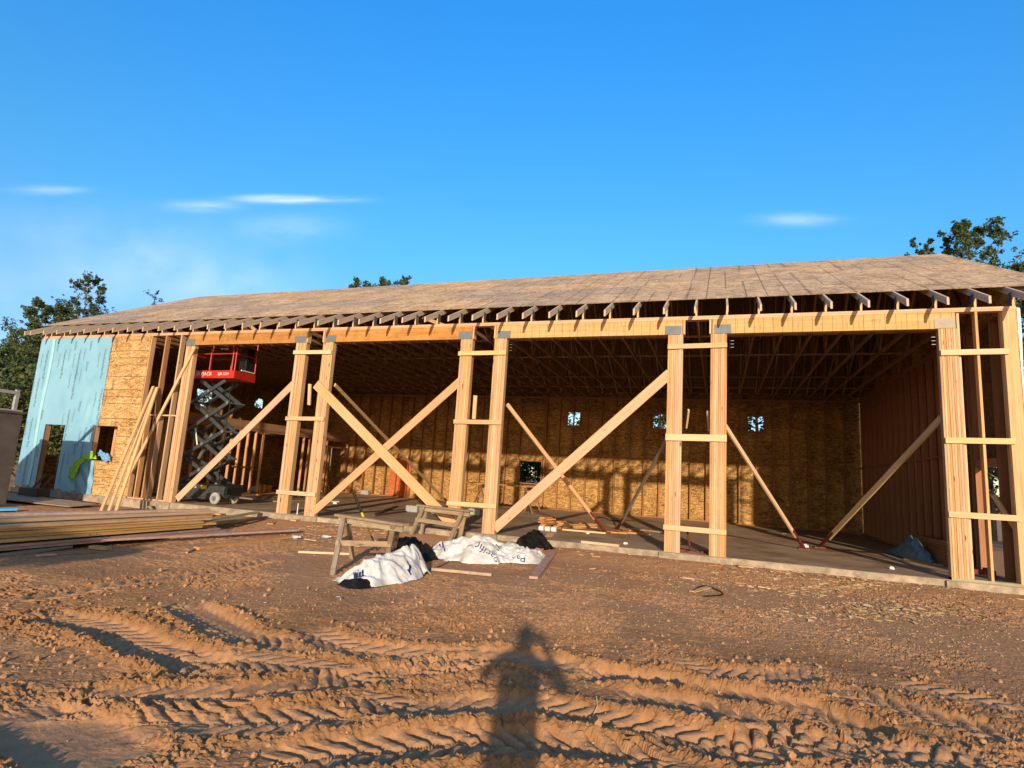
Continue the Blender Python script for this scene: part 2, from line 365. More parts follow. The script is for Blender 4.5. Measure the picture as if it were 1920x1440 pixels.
def text_mesh(body, size, ext=0.0):
    cu = bpy.data.curves.new('lettering', 'FONT'); cu.body = body; cu.size = size; cu.extrude = ext; cu.resolution_u = 2
    ob = bpy.data.objects.new('tmp', cu); COL.objects.link(ob)
    dg = bpy.context.evaluated_depsgraph_get(); me = bpy.data.meshes.new_from_object(ob.evaluated_get(dg))
    bpy.data.objects.remove(ob); bpy.data.curves.remove(cu)
    return me
def place_text(name, me, mat, parent, matrix):
    me = me.copy(); me.transform(matrix); me.materials.clear(); me.materials.append(mat)
    ob = bpy.data.objects.new(name, me); COL.objects.link(ob); ob.parent = parent
    return ob

# ------------------------------------------------------------------ ground height
rs = np.random.RandomState(11)
_perm = rs.permutation(4096); _val = rs.rand(4096)
def _h(ix, iy): return _val[(_perm[(ix & 4095)]+iy*57) & 4095]
def vnoise(x, y):
    ix = np.floor(x).astype(np.int64); iy = np.floor(y).astype(np.int64); fx = x-ix; fy = y-iy
    fx = fx*fx*(3-2*fx); fy = fy*fy*(3-2*fy)
    a = _h(ix, iy); b = _h(ix+1, iy); c = _h(ix, iy+1); d = _h(ix+1, iy+1)
    return (a+(b-a)*fx)*(1-fy)+(c+(d-c)*fx)*fy
def fbm(x, y, o=5, g=0.5):
    s = np.zeros_like(x); am = 1; t = 0
    for k in range(o):
        s += am*vnoise(x*2**k+k*17.3, y*2**k+k*9.1); t += am; am *= g
    return s/t
def cells(x, y):
    """rounded clods: distance to nearest and second nearest jittered point"""
    ix = np.floor(x).astype(np.int64); iy = np.floor(y).astype(np.int64)
    d1 = np.full_like(x, 9.0); d2 = np.full_like(x, 9.0); hv = np.zeros_like(x)
    for i in (-1, 0, 1):
        for j in (-1, 0, 1):
            cx, cy = ix+i, iy+j
            px = cx+_h(cx, cy+311); py = cy+_h(cx+77, cy+5)
            d = np.hypot(x-px, y-py); v = _h(cx+13, cy+91)
            nn = d < d1; d2 = np.where(nn, d1, np.minimum(d2, d)); hv = np.where(nn, v, hv); d1 = np.where(nn, d, d1)
    return d1, d2, hv
def sstep(a, b, x):
    t = np.clip((x-a)/(b-a), 0, 1); return t*t*(3-2*t)
def G0(x, y): return -0.25-0.09*sstep(-1.0, -5.5, y)
def gp(px, py): return at(px, py, 'z', -0.34)
# wheel tracks: (pixel polyline on the ground, half width, depth, lug pitch, lug height, lug slant sign)
TR = [([(60, 1318), (250, 1308), (430, 1306), (560, 1290), (720, 1262), (960, 1238)], .20, .055, .155, .05, 1),
      ([(470, 1440), (640, 1408), (860, 1386), (1080, 1400), (1300, 1440)], .21, .07, .15, .055, -1),
      ([(560, 1180), (660, 1216), (800, 1232), (960, 1236), (1120, 1262)], .21, .05, .17, .04, 1),
      ([(330, 1130), (400, 1165), (450, 1195), (560, 1214)], .24, .06, .14, .04, -1),
      ([(60, 1150), (180, 1170), (300, 1222), (420, 1262)], .26, .075, .15, .035, 1),
      ([(960, 1318), (1120, 1352), (1300, 1392), (1460, 1436)], .20, .06, .15, .055, 1),
      ([(1060, 1262), (1240, 1275), (1370, 1300), (1520, 1330), (1700, 1400)], .22, .08, .14, .04, -1),
      ([(1240, 1230), (1330, 1262), (1440, 1272), (1560, 1262)], .20, .04, .14, .03, 1),
      ([(1560, 1290), (1700, 1330), (1860, 1376), (1960, 1400)], .22, .05, .15, .045, -1),
      ([(1480, 1340), (1640, 1392), (1800, 1450)], .2, .05, .15, .05, 1),
      ([(1130, 1310), (1300, 1330), (1420, 1362), (1560, 1420)], .2, .04, .15, .05, -1),
      ([(640, 1300), (760, 1330), (900, 1322), (1040, 1330)], .2, .04, .15, .045, 1),
      ([(160, 1360), (330, 1350), (520, 1352), (700, 1345)], .2, .035, .15, .04, -1),
      ([(260, 1230), (420, 1236), (600, 1252), (760, 1290)], .2, .03, .15, .04, 1),
      ([(1320, 1420), (1500, 1400), (1720, 1425), (1920, 1440)], .2, .04, .15, .05, 1),
      ([(1640, 1270), (1780, 1300), (1960, 1340)], .2, .03, .15, .035, 1),
      ([(0, 1130), (200, 1102), (420, 1072), (520, 1050)], .18, .025, .2, .03, 1),
      ([(-40, 1330), (100, 1372), (240, 1450)], .30, .03, .3, .0, 1)]
TRW = [([tuple(gp(*p)[:2]) for p in t[0]],)+t[1:] for t in TR]
def track_sd(x, y, pts):
    best = np.full_like(x, 1e9); S = np.zeros_like(x); s0 = 0; n = len(pts); E = np.zeros_like(x)
    for k in range(n-1):
        ax, ay = pts[k]; bx, by = pts[k+1]; L = math.hypot(bx-ax, by-ay); ux, uy = (bx-ax)/L, (by-ay)/L
        t = (x-ax)*ux+(y-ay)*uy; tc = np.clip(t, 0, L)
        dx = x-ax-ux*tc; dy = y-ay-uy*tc; d = np.hypot(dx, dy); sg = np.sign(ux*dy-uy*dx)
        m = d < best
        best = np.where(m, d, best); S = np.where(m, s0+tc, S); E = np.where(m, sg*d, E); s0 += L
    return E, S, s0
def ground_h(x, y, full=True):
    x = np.asarray(x, float); y = np.asarray(y, float)
    h = G0(x, y)+0.0
    near = sstep(-3.6, -6.6, y+0.5*(fbm(x*.5+3, y*.5, 2)-.5)-0.12*(x+2))*sstep(9, 5, x)     # churned zone in front of the viewer
    wx = x+0.35*(fbm(x*1.1, y*1.1+7, 3)-.5); wy = y+0.35*(fbm(x*1.1+31, y*1.1, 3)-.5)
    h += near*0.085*(fbm(wx*0.42+4, wy*1.15+2, 4)-.5) + 0.035*(fbm(x*.6, y*.6, 3)-.5)
    soil = near*1.0
    clodm = near*0.55+0.04
    berm_t = np.zeros_like(x); flat = np.zeros_like(x)
    for pts, hw, dep, pitch, lug, sl in TRW:
        x0 = min(p[0] for p in pts)-.8; x1 = max(p[0] for p in pts)+.8; y0 = min(p[1] for p in pts)-.8; y1 = max(p[1] for p in pts)+.8
        mk = (x > x0) & (x < x1) & (y > y0) & (y < y1)
        if not mk.any(): continue
        xs, ys = x[mk], y[mk]
        E, S, L = track_sd(xs+0.05*(fbm(xs*2, ys*2, 2)-.5), ys+0.05*(fbm(xs*2+9, ys*2, 2)-.5), pts)
        a = np.abs(E); endf = sstep(0, .35, S)*sstep(L, L-.35, S)
        endf = endf*(a < hw*2.4)
        ins = sstep(hw*1.08, hw*.82, a)*endf
        berm = np.exp(-((a-hw*1.3)/(hw*.33))**2)*endf
        ph = (S-sl*(0.85*a))/pitch + (E > 0)*0.5; fr = ph-np.floor(ph)
        bar = sstep(0, .06, fr)*sstep(1.0, .45, fr)          # saw-toothed lug prints
        edge = sstep(0, hw*.12, np.abs(a-hw*.1))
        wear = sstep(.3, .62, fbm(xs*1.6+dep*90, ys*1.6, 3))
        hh = h[mk]*(1-.35*ins)+.35*ins*G0(xs, ys) - dep*ins + (min(dep,.06)*0.52)*berm*(0.25+fbm(xs*4, ys*4, 3)*1.3) + 1.15*lug*bar*ins*(.45+.55*wear)*(.5+.5*edge)
        h[mk] = hh
        flat[mk] = np.maximum(flat[mk], ins); berm_t[mk] = np.maximum(berm_t[mk], berm)
    if full:
        cm = np.clip(clodm*(0.35+1.3*sstep(.42, .62, fbm(x*1.3+40, y*1.3, 3)))+berm_t*.8-flat*.75, 0.03, 1)
        for sc, am in ((5.5, .016), (11.0, .017), (21.0, .013), (42.0, .008)):
            d1, d2, hv = cells(x*sc+2.5*fbm(x*sc*.4, y*sc*.4, 3), y*sc+2.5*fbm(x*sc*.4+50, y*sc*.4, 3))
            h += cm*am*(sstep(0, .35, d2-d1)*(.35+hv)-.4)
        h += (0.012*cm+0.004)*(fbm(x*26, y*26, 4, .6)-.5)*2
    if full:
        pm_ = sstep(.47, .6, fbm(x*.8+5, y*1.5+11, 3))*(1-near)
        d1, d2, hv = cells(x*13+3*fbm(x*4, y*4, 2), y*16)
        h += pm_*(.018*(fbm(x*7, y*10, 4, .6)-.5)*2+.012*(sstep(0, .3, d2-d1)*(.3+hv)-.3)); soil = np.maximum(soil, pm_*.45)
        h += (1-near)*.007*(fbm(x*17, y*21, 4, .65)-.5)*2
    # meet the foundation and the untouched ground smoothly
    bank = sstep(-16, -9, x); e = sstep(-1.5, -.06, y); h = h*(1-e)+e*(-.24+bank*.115+.035*(fbm(x*2.2, y*2.2, 4)-.3))+e*bank*.02*(fbm(x*9, y*9, 3)-.5)
    soil = np.clip(soil*.75+berm_t*.5-flat*.75, 0, 1)
    return h, soil
def gz(x, y):
    return float(ground_h(np.array([x]), np.array([y]), False)[0][0])

def spacing(a, b, f):
    out = [a]
    while out[-1] < b: out.append(out[-1]+f(out[-1]))
    out[-1] = b; return np.array(out)
xs = spacing(-24.0, 8.0, lambda x: 0.0135 if -6.5 < x < 2.6 else min(.07, 0.0135+.006*(abs(x+2)-4.6)))
ys = spacing(-11.0, -0.05, lambda y: max(.0095, .0038*(y+12.486)))
XX, YY = np.meshgrid(xs, ys)
H, S_ = ground_h(XX.ravel(), YY.ravel())
nx, ny = len(xs), len(ys)
VV = np.column_stack([XX.ravel(), YY.ravel(), H])
ii = (np.arange(ny-1)[:, None]*nx+np.arange(nx-1)[None, :]).ravel()
FF = np.column_stack([ii, ii+1, ii+nx+1, ii+nx])
# frame around the detailed patch, with its own coarser grid out to the horizon
def coarse(x0, x1, y0, y1, n, m):
    gx = np.linspace(x0, x1, n); gy = np.linspace(y0, y1, m); a, b = np.meshgrid(gx, gy)
    z = np.full(a.size, -.27)+.03*(fbm(a.ravel()*.2, b.ravel()*.2, 3)-.5)
    i = (np.arange(m-1)[:, None]*n+np.arange(n-1)[None, :]).ravel()
    return np.column_stack([a.ravel(), b.ravel(), z]), np.column_stack([i, i+1, i+n+1, i+n])
parts = [(VV, FF), coarse(-400, 400, -.06, 600, 60, 60), coarse(-400, 400, -300, -10.98, 60, 40), coarse(-400, -23.98, -10.98, -.06, 30, 12), coarse(7.98, 400, -10.98, -.06, 30, 12)]
# skip the slab footprint: the coarse sheet lies well below the slab top
off = 0; allv = []; allf = []
for v, f in parts: allv.append(v); allf.append(f+off); off += len(v)
allv = np.vstack(allv); allf = np.vstack(allf)
me = bpy.data.meshes.new('ground'); me.vertices.add(len(allv)); me.vertices.foreach_set('co', allv.ravel())
me.loops.add(allf.size); me.loops.foreach_set('vertex_index', allf.ravel().astype(np.int32))
me.polygons.add(len(allf)); me.polygons.foreach_set('loop_start', np.arange(0, allf.size, 4, dtype=np.int32))
sm_ = np.ones(len(allf), dtype=bool); sm_[:len(FF)] = S_[FF[:, 0]] < .22; me.polygons.foreach_set('use_smooth', sm_)
me.update(calc_edges=True)
att = me.attributes.new('soil', 'FLOAT', 'POINT'); sv = np.zeros(len(allv)); sv[:len(S_)] = S_; att.data.foreach_set('value', sv)
me.materials.append(DIRT); g = bpy.data.objects.new('ground', me); COL.objects.link(g); tag(g, kind='structure')

# ------------------------------------------------------------------ the building
X0, X1, D, ZT = -20.96, 5.02, 12.3, 4.88
B = thing('timber_building', (0, 0, 0), 'long half-built timber building with open bays, bare OSB roof and cyan wrap at one end', 'building')
# slab
MB().box(X0, X1, -.03, D+.03, -.5, 0).build('foundation_slab', CONC, B)
fe = MB()
fe.box(X0-.05, -14.30, -.10, -.03, -.5, -.012); fe.box(-14.30, 3.78, -.055, -.03, -.5, -.006)
for a, b in ((-10.85, -9.4), (-5.98, -4.6), (-1.12, .26), (3.72, 5.08)): fe.box(a, b, -.12, -.055, -.5, -.008)
fe.build('foundation_edge', CONCEDGE, B)
# posts
POST = [(-14.67, -14.35), (-10.74, -10.40), (-9.87, -9.55), (-5.88, -5.57), (-5.01, -4.70), (-1.03, -.72), (-.17, .15), (3.83, 4.13)]
pm = None
for a, b in POST:
    m = MB(); n = 8; w = (b-a)/n
    for k in range(n): m.box(a+k*w, a+(k+1)*w-.0045, rnd(0, .013), .145, 0, 4.49)
    m.build('post', W_POST, B)
# corner post (wide face of board) and open studs of the right bay
m = MB(); m.box(4.81, 5.02, 0, .04, 0.04, 4.80); m.box(4.80, 4.84, .04, .15, .04, 4.80); m.box(4.98, 5.02, .042, .15, .04, 4.80); m.build('corner_post', W_POST, B)
MB().box(3.83, 5.02, 0, .145, 0.0005, .04).build('sill_plate', W_GREEN, B)
def stud(x0, x1, y0, y1, z0, z1, mat=W_POST, name='stud'): return MB().box(x0, x1, y0, y1, z0, z1, 'z').build(name, mat, B)
stud(4.40, 4.44, .003, .145, .04, 4.80)
stud(4.134, 4.172, .05, .145, .04, 4.80)
# open studs at the left between sheathing and first post
for x in (-16.12, -15.53, -14.93): stud(x, x+.045, .003, .145, .04, 4.80)
for x in (-15.83, -15.32): stud(x, x+.04, .003, .145, .04, 2.38)
MB().box(-16.07, -14.68, .006, .14, 0, .038).build('sill_plate', W_POST, B)
MB().box(-16.07, -14.68, .02, .13, 2.40, 2.44).build('blocking', W_POST, B)
# plates and headers
m = MB(); m.box(X0, -14.2, -.002, .15, 4.802, 4.84); m.box(-14.2, -4.4, -.002, .15, 4.802, 4.84); m.box(-4.4, X1, -.002, .15, 4.802, 4.84)
m.box(X0, -9.6, -.004, .15, 4.841, 4.88); m.box(-9.6, -.1, -.004, .15, 4.841, 4.88); m.box(-.1, X1, -.004, .15, 4.841, 4.88)
m.build('top_plate', W_BRACE, B)
for i, (a, b) in enumerate([(-14.66, -10.44), (-9.84, -5.60), (-4.98, -.74), (-.14, 4.10)]):
    m = MB(); m.box(a, b, .004, .145, 4.492, 4.80); m.build('header_beam', W_LVL if i < 2 else W_LVL2, B)
    e = MB(); e.box(a, b, .002, .01, 4.487, 4.4915); 
for a, b in ((-10.42, -10.38), (-9.90, -9.86), (-5.585, -5.545), (-5.03, -4.99), (-.725, -.685), (-.20, -.16), (4.135, 4.17)):
    stud(a, b, .001, .145, 4.494 if b < 4.1 else 4.5, 4.80, W_RAIL, 'cripple_stud') if b < 4.1 else None
# steel plates on the header ends
for k, (a, b, z0, z1) in enumerate([(-14.68, -14.36, 4.46, 4.67), (-10.80, -10.46, 4.49, 4.67), (-9.80, -9.48, 4.49, 4.67), (-5.95, -5.61, 4.49, 4.68), (-4.94, -4.62, 4.49, 4.67), (-1.10, -.76, 4.49, 4.68), (-.10, .23, 4.49, 4.68), (3.77, 4.09, 4.50, 4.69)]):
    m = MB(); m.box(a, b, -.006, .0035, z0, z1); m.build('connector_plate', STEEL_L if k == 7 else STEEL, B)
    hk = MB()
    s = b+.05 if k in (0, 2, 4, 6) else a-.05
    for z in (4.20, 4.27, 4.34):
        if k not in (1, 3, 5): MB().beam((s, .03, z), (s+(.06 if s < a else -.06), .03, z), .012, .012).build('tie_bolt', STEEL_D, B)
# cross rails
def rail(a, b, z, w=.1, dz=0.0, mat=W_RAIL): MB().beam((a, -.021, z), (b, -.021, z+dz), w, .038, (0, 0, 1)).build('cross_rail', mat, B)
for a, b, zs_ in ((-10.77, -9.56, (4.22, 2.44, .53)), (-5.90, -4.69, (4.13, 2.49, .60)), (-1.04, .15, (4.22, 2.30, .48)), (3.83, 4.86, (4.03, 2.42, 1.12))):
    for z in zs_: rail(a+rnd(-.01, .01), b, z, .10 if z != 2.30 else .135, rnd(-.01, .02))
# diagonal braces across the bays
def brace(p0, p1, y, w=.19, mat=W_BRACE): MB().beam((p0[0], y, p0[1]), (p1[0], y, p1[1]), w, .038, (0, 0, 1)).build('diagonal_brace', mat, B)
brace((-14.18, .10), (-10.68, 3.38), .03)
brace((-9.93, 3.36), (-5.52, -.02), -.023, .235)
brace((-9.60, .12), (-5.80, 3.50), .045)
brace((-4.72, .12), (-.98, 3.66), .045, .21)
MB().beam((-14.30, -.022, 4.42), (-16.05, -.022, .72), .09, .038, (0, 0, 1)).build('diagonal_brace', W_RAIL, B)
MB().beam((-4.35, .07, 1.0), (-3.95, .07, 1.06), .09, .03, (0, 0, 1))
# braces from the posts down to the slab, with rusty steel feet
def floor_brace(p0, p1, mat=W_RAIL, w=.09, foot=.55):
    p0 = Vector(p0); p1 = Vector(p1); d = (p1-p0).normalized(); pf = p1-d*foot
    o = MB().beam(p0, pf, w, .038, (0, 0, 1)).build('floor_brace', mat, B)
    f = MB(); f.beam(p1+Vector((0, 0, .03)), pf-d*.25, .07, .05, (0, 0, 1)); f.box(p1.x-.12, p1.x+.12, p1.y-.1, p1.y+.1, .001, .03); f.build('brace_foot', REDSTEEL, o)
floor_brace((-4.66, .19, 2.95), (-2.76, 3.03, 0)); floor_brace((-.99, .19, 2.35), (-2.65, 4.2, 0), W_OLD)
floor_brace((.12, .19, 2.60), (1.95, 3.53, 0)); floor_brace((3.86, .19, 2.85), (2.40, 4.35, 0), W_RAIL, .12)
floor_brace((-9.5, .19, 3.38), tuple(at(842, 945, 'z', 0)), W_RAIL, .09)
floor_brace((-.60, .19, 2.9), (-.66, .5, 2.55), W_RAIL, .08, .02); floor_brace((-.22, .19, 2.88), (-.2, .5, 2.5), W_RAIL, .08, .02)
for zx in ((-5.48, 3.15), (-10.3, 3.4)): MB().beam((zx[0], .2, zx[1]), (zx[0]-.05, .32, zx[1]-.55), .09, .038, (1, 0, 0)).build('diagonal_brace', W_RAIL, B)

# wall studs: back, right
HB = [(-6.25, -5.67, 3.62, 4.22), (-2.59, -2.02, 3.62, 4.22), (1.08, 1.66, 3.62, 4.22), (-8.33, -7.30, 1.04, 1.99), (-19.6, -18.4, 1.0, 2.2)]
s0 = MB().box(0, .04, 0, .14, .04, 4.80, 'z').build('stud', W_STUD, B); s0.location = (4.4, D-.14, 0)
for k in range(1, 36):
    x = 4.4-.61*k
    if any(h[0]-.02 < x+.02 < h[1]+.02 and h[3] < 3 for h in HB): continue
    copy_part(s0, B, (x, D-.14, 0))
m = MB(); m.box(-17.35, 4.84, D-.14, D-.002, .0005, .04); m.box(-17.35, 4.84, D-.14, D-.002, 4.80, 4.88); m.build('wall_plate', W_STUD, B)
bk = MB()
for k in range(0, 36):
    x = 4.4-.61*k; bk.box(x-.57, x, D-.12, D-.004, 2.35+(.0 if k % 2 else .0), 2.39)
bk.build('blocking', W_STUD, B)
for h in HB:
    m = MB(); m.box(h[0]-.04, h[0], D-.145, D+.02, h[2]-.04, h[3]+.04); m.box(h[1], h[1]+.04, D-.145, D+.02, h[2]-.04, h[3]+.04)
    m.box(h[0], h[1], D-.145, D+.02, h[2]-.04, h[2]); m.box(h[0], h[1], D-.145, D+.02, h[3], h[3]+.04); m.build('window_frame', W_STUD, B)
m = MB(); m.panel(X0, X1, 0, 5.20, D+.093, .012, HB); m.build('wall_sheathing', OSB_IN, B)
MB().box(-14.85, -13.75, D-.012, D-.003, .02, 1.83).build('red_sheathing_panel', OSB_RED, B)
for k, (a, b) in enumerate(((-12.6, 3.3), (-8.9, 2.6))): pass
# upper framed-in opening
m = MB(); m.box(-8.42, -8.34, D-.145, D-.003, 2.4, 4.55); m.box(-7.28, -7.2, D-.145, D-.003, 2.4, 4.55); m.box(-8.34, -7.28, D-.145, D-.003, 4.47, 4.55); m.build('window_frame', W_STUD, B)
# right wall
sr = MB().box(0, .14, 0, .04, .04, 4.80, 'z').build('stud', W_STUD, B); sr.location = (4.86, .70, 0)
for k in range(1, 19):
    y = .70+.61*k
    if .9 < y < 1.6: continue
    copy_part(sr, B, (4.86, y, 0))
copy_part(sr, B, (4.86, .18, 0)); copy_part(sr, B, (4.86, 1.75, 0))
m = MB(); m.box(4.86, 5.0, .15, D-.15, .0005, .04); m.box(4.86, 5.0, .15, D-.15, 4.80, 4.88); m.build('wall_plate', W_STUD, B)
bk = MB()
for k in range(2, 19): bk.box(4.88, 4.99, .74+.61*k, .70+.61*(k+1), 2.35, 2.39)
bk.build('blocking', W_STUD, B)
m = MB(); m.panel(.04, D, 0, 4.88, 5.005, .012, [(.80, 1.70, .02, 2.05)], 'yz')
m.build('wall_sheathing', OSB_SHADED, B)  # unlit wall behind the studs, its shade painted in with darker OSB
m = MB(); m.box(4.86, 5.0, .78, 1.72, 2.05, 2.2); m.build('door_header', W_STUD, B)
m = MB(); m.beam((4.72, .6, 1.5), (4.90, .25, .9), .08, .038, (0, 0, 1)); m.build('diagonal_brace', W_RAIL, B)
# left gable wall
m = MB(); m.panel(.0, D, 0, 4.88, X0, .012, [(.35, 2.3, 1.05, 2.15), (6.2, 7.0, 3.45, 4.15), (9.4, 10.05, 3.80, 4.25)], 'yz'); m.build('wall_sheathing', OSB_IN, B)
for k in range(0, 20, 1):
    y = .2+.61*k
    if .35 < y < 2.3 or 6.15 < y < 7.05: continue
    if k < 16: copy_part(sr, B, (X0+.014, y, 0))
# gable triangles
RZ = lambda y: 5.205+.49*min(y, D-y)
for x in (X0+.001, 5.006):
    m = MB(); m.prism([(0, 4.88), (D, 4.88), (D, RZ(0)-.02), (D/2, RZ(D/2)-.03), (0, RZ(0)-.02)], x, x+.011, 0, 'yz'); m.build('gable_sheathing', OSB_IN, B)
# loft room at the left: partition along y, loft floor above
xp = -17.42
ps = MB().box(0, .1, 0, .04, .04, 2.42, 'z').build('partition_stud', W_BRACE, B); ps.location = (xp, .3, 0)
k = 0; y = .3
while y < D-.2:
    y += .41; k += 1
    if 10.8 < y < 12.1 or 6.7 < y < 7.7: continue
    copy_part(ps, B, (xp, y, 0))
m = MB(); m.box(xp, xp+.1, .15, 10.8, 0.0005, .04); m.box(xp, xp+.1, .15, D-.15, 2.42, 2.50); m.box(xp-.01, xp+.12, 10.74, 10.80, 0, 2.1, 'z'); m.box(xp-.01, xp+.12, 12.1, 12.14, 0, 2.1, 'z'); m.box(xp-.01, xp+.12, 10.74, 12.14, 2.1, 2.16); m.box(xp+.0, xp+.1, 5.05, 6.0, 1.0, 1.04); m.build('wall_plate', W_STUD, B)
m = MB(); m.box(xp-.01, xp+.12, .15, D-.15, 2.505, 2.80); m.build('loft_beam', W_STUD, B)
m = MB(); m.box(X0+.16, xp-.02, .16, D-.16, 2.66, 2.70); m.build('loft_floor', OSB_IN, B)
m = MB()
for k in range(5): m.beam((xp-.02, 2.2+.02*k, .0+.0), (xp-.02, 2.2, 2.3), .001, .001)
# front wall sheathing and jambs
HF = [(-20.04, -19.13, .0, 2.02), (-17.83, -16.88, 1.0, 2.04)]
m = MB(); m.panel(X0, -16.10, -.06, 4.82, -.012, .011, HF); m.build('wall_sheathing', OSB_OUT, B)
dk = MB()
for z in (.30, .52, .74, .98, 1.22, 1.52, 1.74, 2.26, 2.72, 2.93, 3.14, 3.55, 3.90, 4.12, 4.34):
    for a, b in ((-17.72, -16.105),):
        if 1.0 < z < 2.04: a = -16.87
        dk.box(a, b, -.0135, -.0118, z, z+.014)
dk.build('chalk_line', W_DARK, B)
for h in HF:
    m = MB(); z0 = h[2]; m.box(h[0]-.04, h[0], -.025, .145, z0, h[3]); m.box(h[1], h[1]+.04, -.009, .145, z0, h[3]); m.box(h[0]-.04, h[1]+.04, -.009, .145, h[3], h[3]+.09)
    if z0 > .5: m.box(h[0]-.04, h[1]+.04, -.009, .145, z0-.04, z0)
    m.build('window_frame' if z0 > .5 else 'door_frame', W_POST, B)
m = MB()
for x in (-20.9, -20.5, -18.9, -18.3): m.box(x, x+.04, .001, .145, .0, 4.80, 'z')
m.build('stud', W_STUD, B)
# house wrap: draped sheet with wrinkles and the two openings cut out
def wrap_h(x, z):
    r = .006*(fbm(x*.9, z*.6, 3)-.5)*2
    w = np.exp(-((x+18.2)**2/.5+(z-2.5)**2/.5))
    r = r+w*.016*np.sin((x*5.0-z*2.1+2.0*fbm(x*1.5, z*1.5, 2))*3.2)
    w2 = np.exp(-((x+18.0)**2/.3+(z-.4)**2/.25)); r = r+w2*.022*np.sin((x*3.5+z*3.0+fbm(x*2, z*2, 2))*4)
    return r
nxw, nzw = 150, 200
gx = np.linspace(-20.98, -17.70, nxw); gzw = np.linspace(.06, 4.80, nzw)
vid = {}; wm = MB()
A_, B_ = np.meshgrid(gx, gzw); W_ = wrap_h(A_.ravel(), B_.ravel()).reshape(A_.shape)
for j in range(nzw):
    for i in range(nxw):
        x, z = gx[i], gzw[j]
        rag = .03*math.sin(x*9)+.03*math.sin(x*23)
        edge = x+.22*max(0, 1-z/1.9)*max(0, (x+19.1)/1.4)
        wm.v.append((edge, -.03-W_[j, i], z-(rag+.09*max(0, (x+19.2)/1.4))*max(0, 1-z/.3)))
for j in range(nzw-1):
    for i in range(nxw-1):
        cx, cz = (gx[i]+gx[i+1])/2, (gzw[j]+gzw[j+1])/2
        if any(h[0]+.01 < cx < h[1] and h[2]-.2 < cz < h[3] for h in HF[:1]): continue
        if cz < 2.03 and cz > 1.0 and cx > -17.86: continue
        a = j*nxw+i; wm.f.append((a, a+1, a+nxw+1, a+nxw)); wm.uv += [(0, 0)]*4; wm.m.append(0)
wrap = wm.build('house_wrap', WRAP, B, smooth=True)
m = MB()
for k in range(48):
    z0 = .1+k*.0975; x = -20.42+.03*math.sin(z0*2)
    m.poly([(x, -.042, z0), (x+.13, -.042, z0), (x+.13+.03*(math.sin((z0+.0975)*2)-math.sin(z0*2)), -.042, z0+.0975), (-20.42+.03*math.sin((z0+.0975)*2), -.042, z0+.0975)])
m.build('seam_tape', WRAPSEAM, wrap)
t1 = text_mesh('DOW', .12); t2 = text_mesh('STYROFOAM', .07); t3 = text_mesh('Weathermate Plus', .125); t4 = text_mesh('Housewrap', .10)
def wrap_text(x, z):
    # runs downwards, letters turned a quarter
    for me_, dx, dz, mt in ((t1, .30, .28, INKDARK), (t2, .10, .05, INKGREY), (t3, -.12, .02, INKDARK), (t4, -.34, -.1, INKGREY)):
        R_ = Matrix.Translation((x+dx, -.058, z+dz)) @ Matrix.Rotation(PI/2, 4, 'X') @ Matrix.Rotation(-PI/2, 4, 'Z')
        ob = place_text('printed_lettering', me_, mt, wrap, R_); vs = ob.data.vertices
        vx = np.array([v_.co.x for v_ in vs]); vz = np.array([v_.co.z for v_ in vs]); hh_ = wrap_h(vx, vz)
        for v_, q_ in zip(vs, hh_): v_.co.y = -.036-q_
for px, py in ((95, 645), (125, 660), (158, 633), (200, 660), (75, 715), (110, 735), (145, 700), (193, 735), (62, 790), (132, 775), (53, 860), (163, 808), (122, 855), (150, 885)):
    p = at(px, py, 'y', -.05)
    if not (-20.1 < p.x < -19.1 and p.z < 3.3): wrap_text(p.x, min(p.z+.1, 4.4))
# flap of wrap at the right corner
m = MB(); n = 24
for k in range(n):
    z0 = .1+k*4.75/n; z1 = z0+4.75/n
    w0 = .045+.02*math.sin(z0*1.7); w1 = .045+.02*math.sin(z1*1.7)
    m.poly([(5.022, -.012, z0), (5.022+w0, .02, z0), (5.022+w1, .02, z1), (5.022, -.012, z1)])
m.build('house_wrap_flap', PAPER, B, smooth=True)

# trusses
def truss_mesh():
    m = MB(); t = .038; yt = -.62
    def zt(y): return RZ(y)
    dz = .135
    for sgn in (0, 1):
        Y = (lambda y: y) if sgn == 0 else (lambda y: D-y)
        pr = [(Y(yt), zt(yt)), (Y(D/2), zt(D/2)), (Y(D/2), zt(D/2)-dz), (Y(yt), zt(yt)-dz)]
        c = []
        for (yy, zz) in (pr[0], pr[1]):
            c += [Vector((-t/2, yy, zz-dz)), Vector((-t/2, yy, zz)), Vector((t/2, yy, zz)), Vector((t/2, yy, zz-dz))]
        m.quad_box([*c], 1)
        m.box(-t/2, t/2, min(Y(.003), Y(.092)), max(Y(.003), Y(.092)), 4.882, zt(0)-dz+.004, 'z', 0)
        # webs
        tops = [2.0, 4.1, D/2]; bots = [1.0, 3.0, 5.2]
        pb = 0.95
        nodes = [(1.15, 0), (2.1, 1), (3.1, 0), (4.15, 1), (5.1, 0)]
        pts = [(Y(y_), 4.93 if k_ == 0 else zt(y_)-dz-.0) for y_, k_ in nodes]
        pts = [(Y(.12), 4.94)] [:0]+[(Y(1.15), zt(1.15)-dz)]+[(Y(1.9), 4.94), (Y(3.1), zt(3.1)-dz), (Y(4.1), 4.94), (Y(5.1), zt(5.1)-dz), (Y(6.1), 4.94)]
        for (a, za), (b, zb) in zip(pts, pts[1:]): m.beam((0, a, za), (0, b, zb), .085, t-.004, (0, 0, 1) if abs(a-b) > .01 else (0, 1, 0))
    m.box(-t/2+.001, t/2-.001, 0.095, D-.095, 4.884, 4.972, 'y', 0)
    m.beam((0, D/2, 4.96), (0, D/2, zt(D/2)-dz), .085, t-.006, (0, 1, 0))
    return m
tr0 = truss_mesh().build('roof_truss', [W_TRUSS, W_TAIL], B)
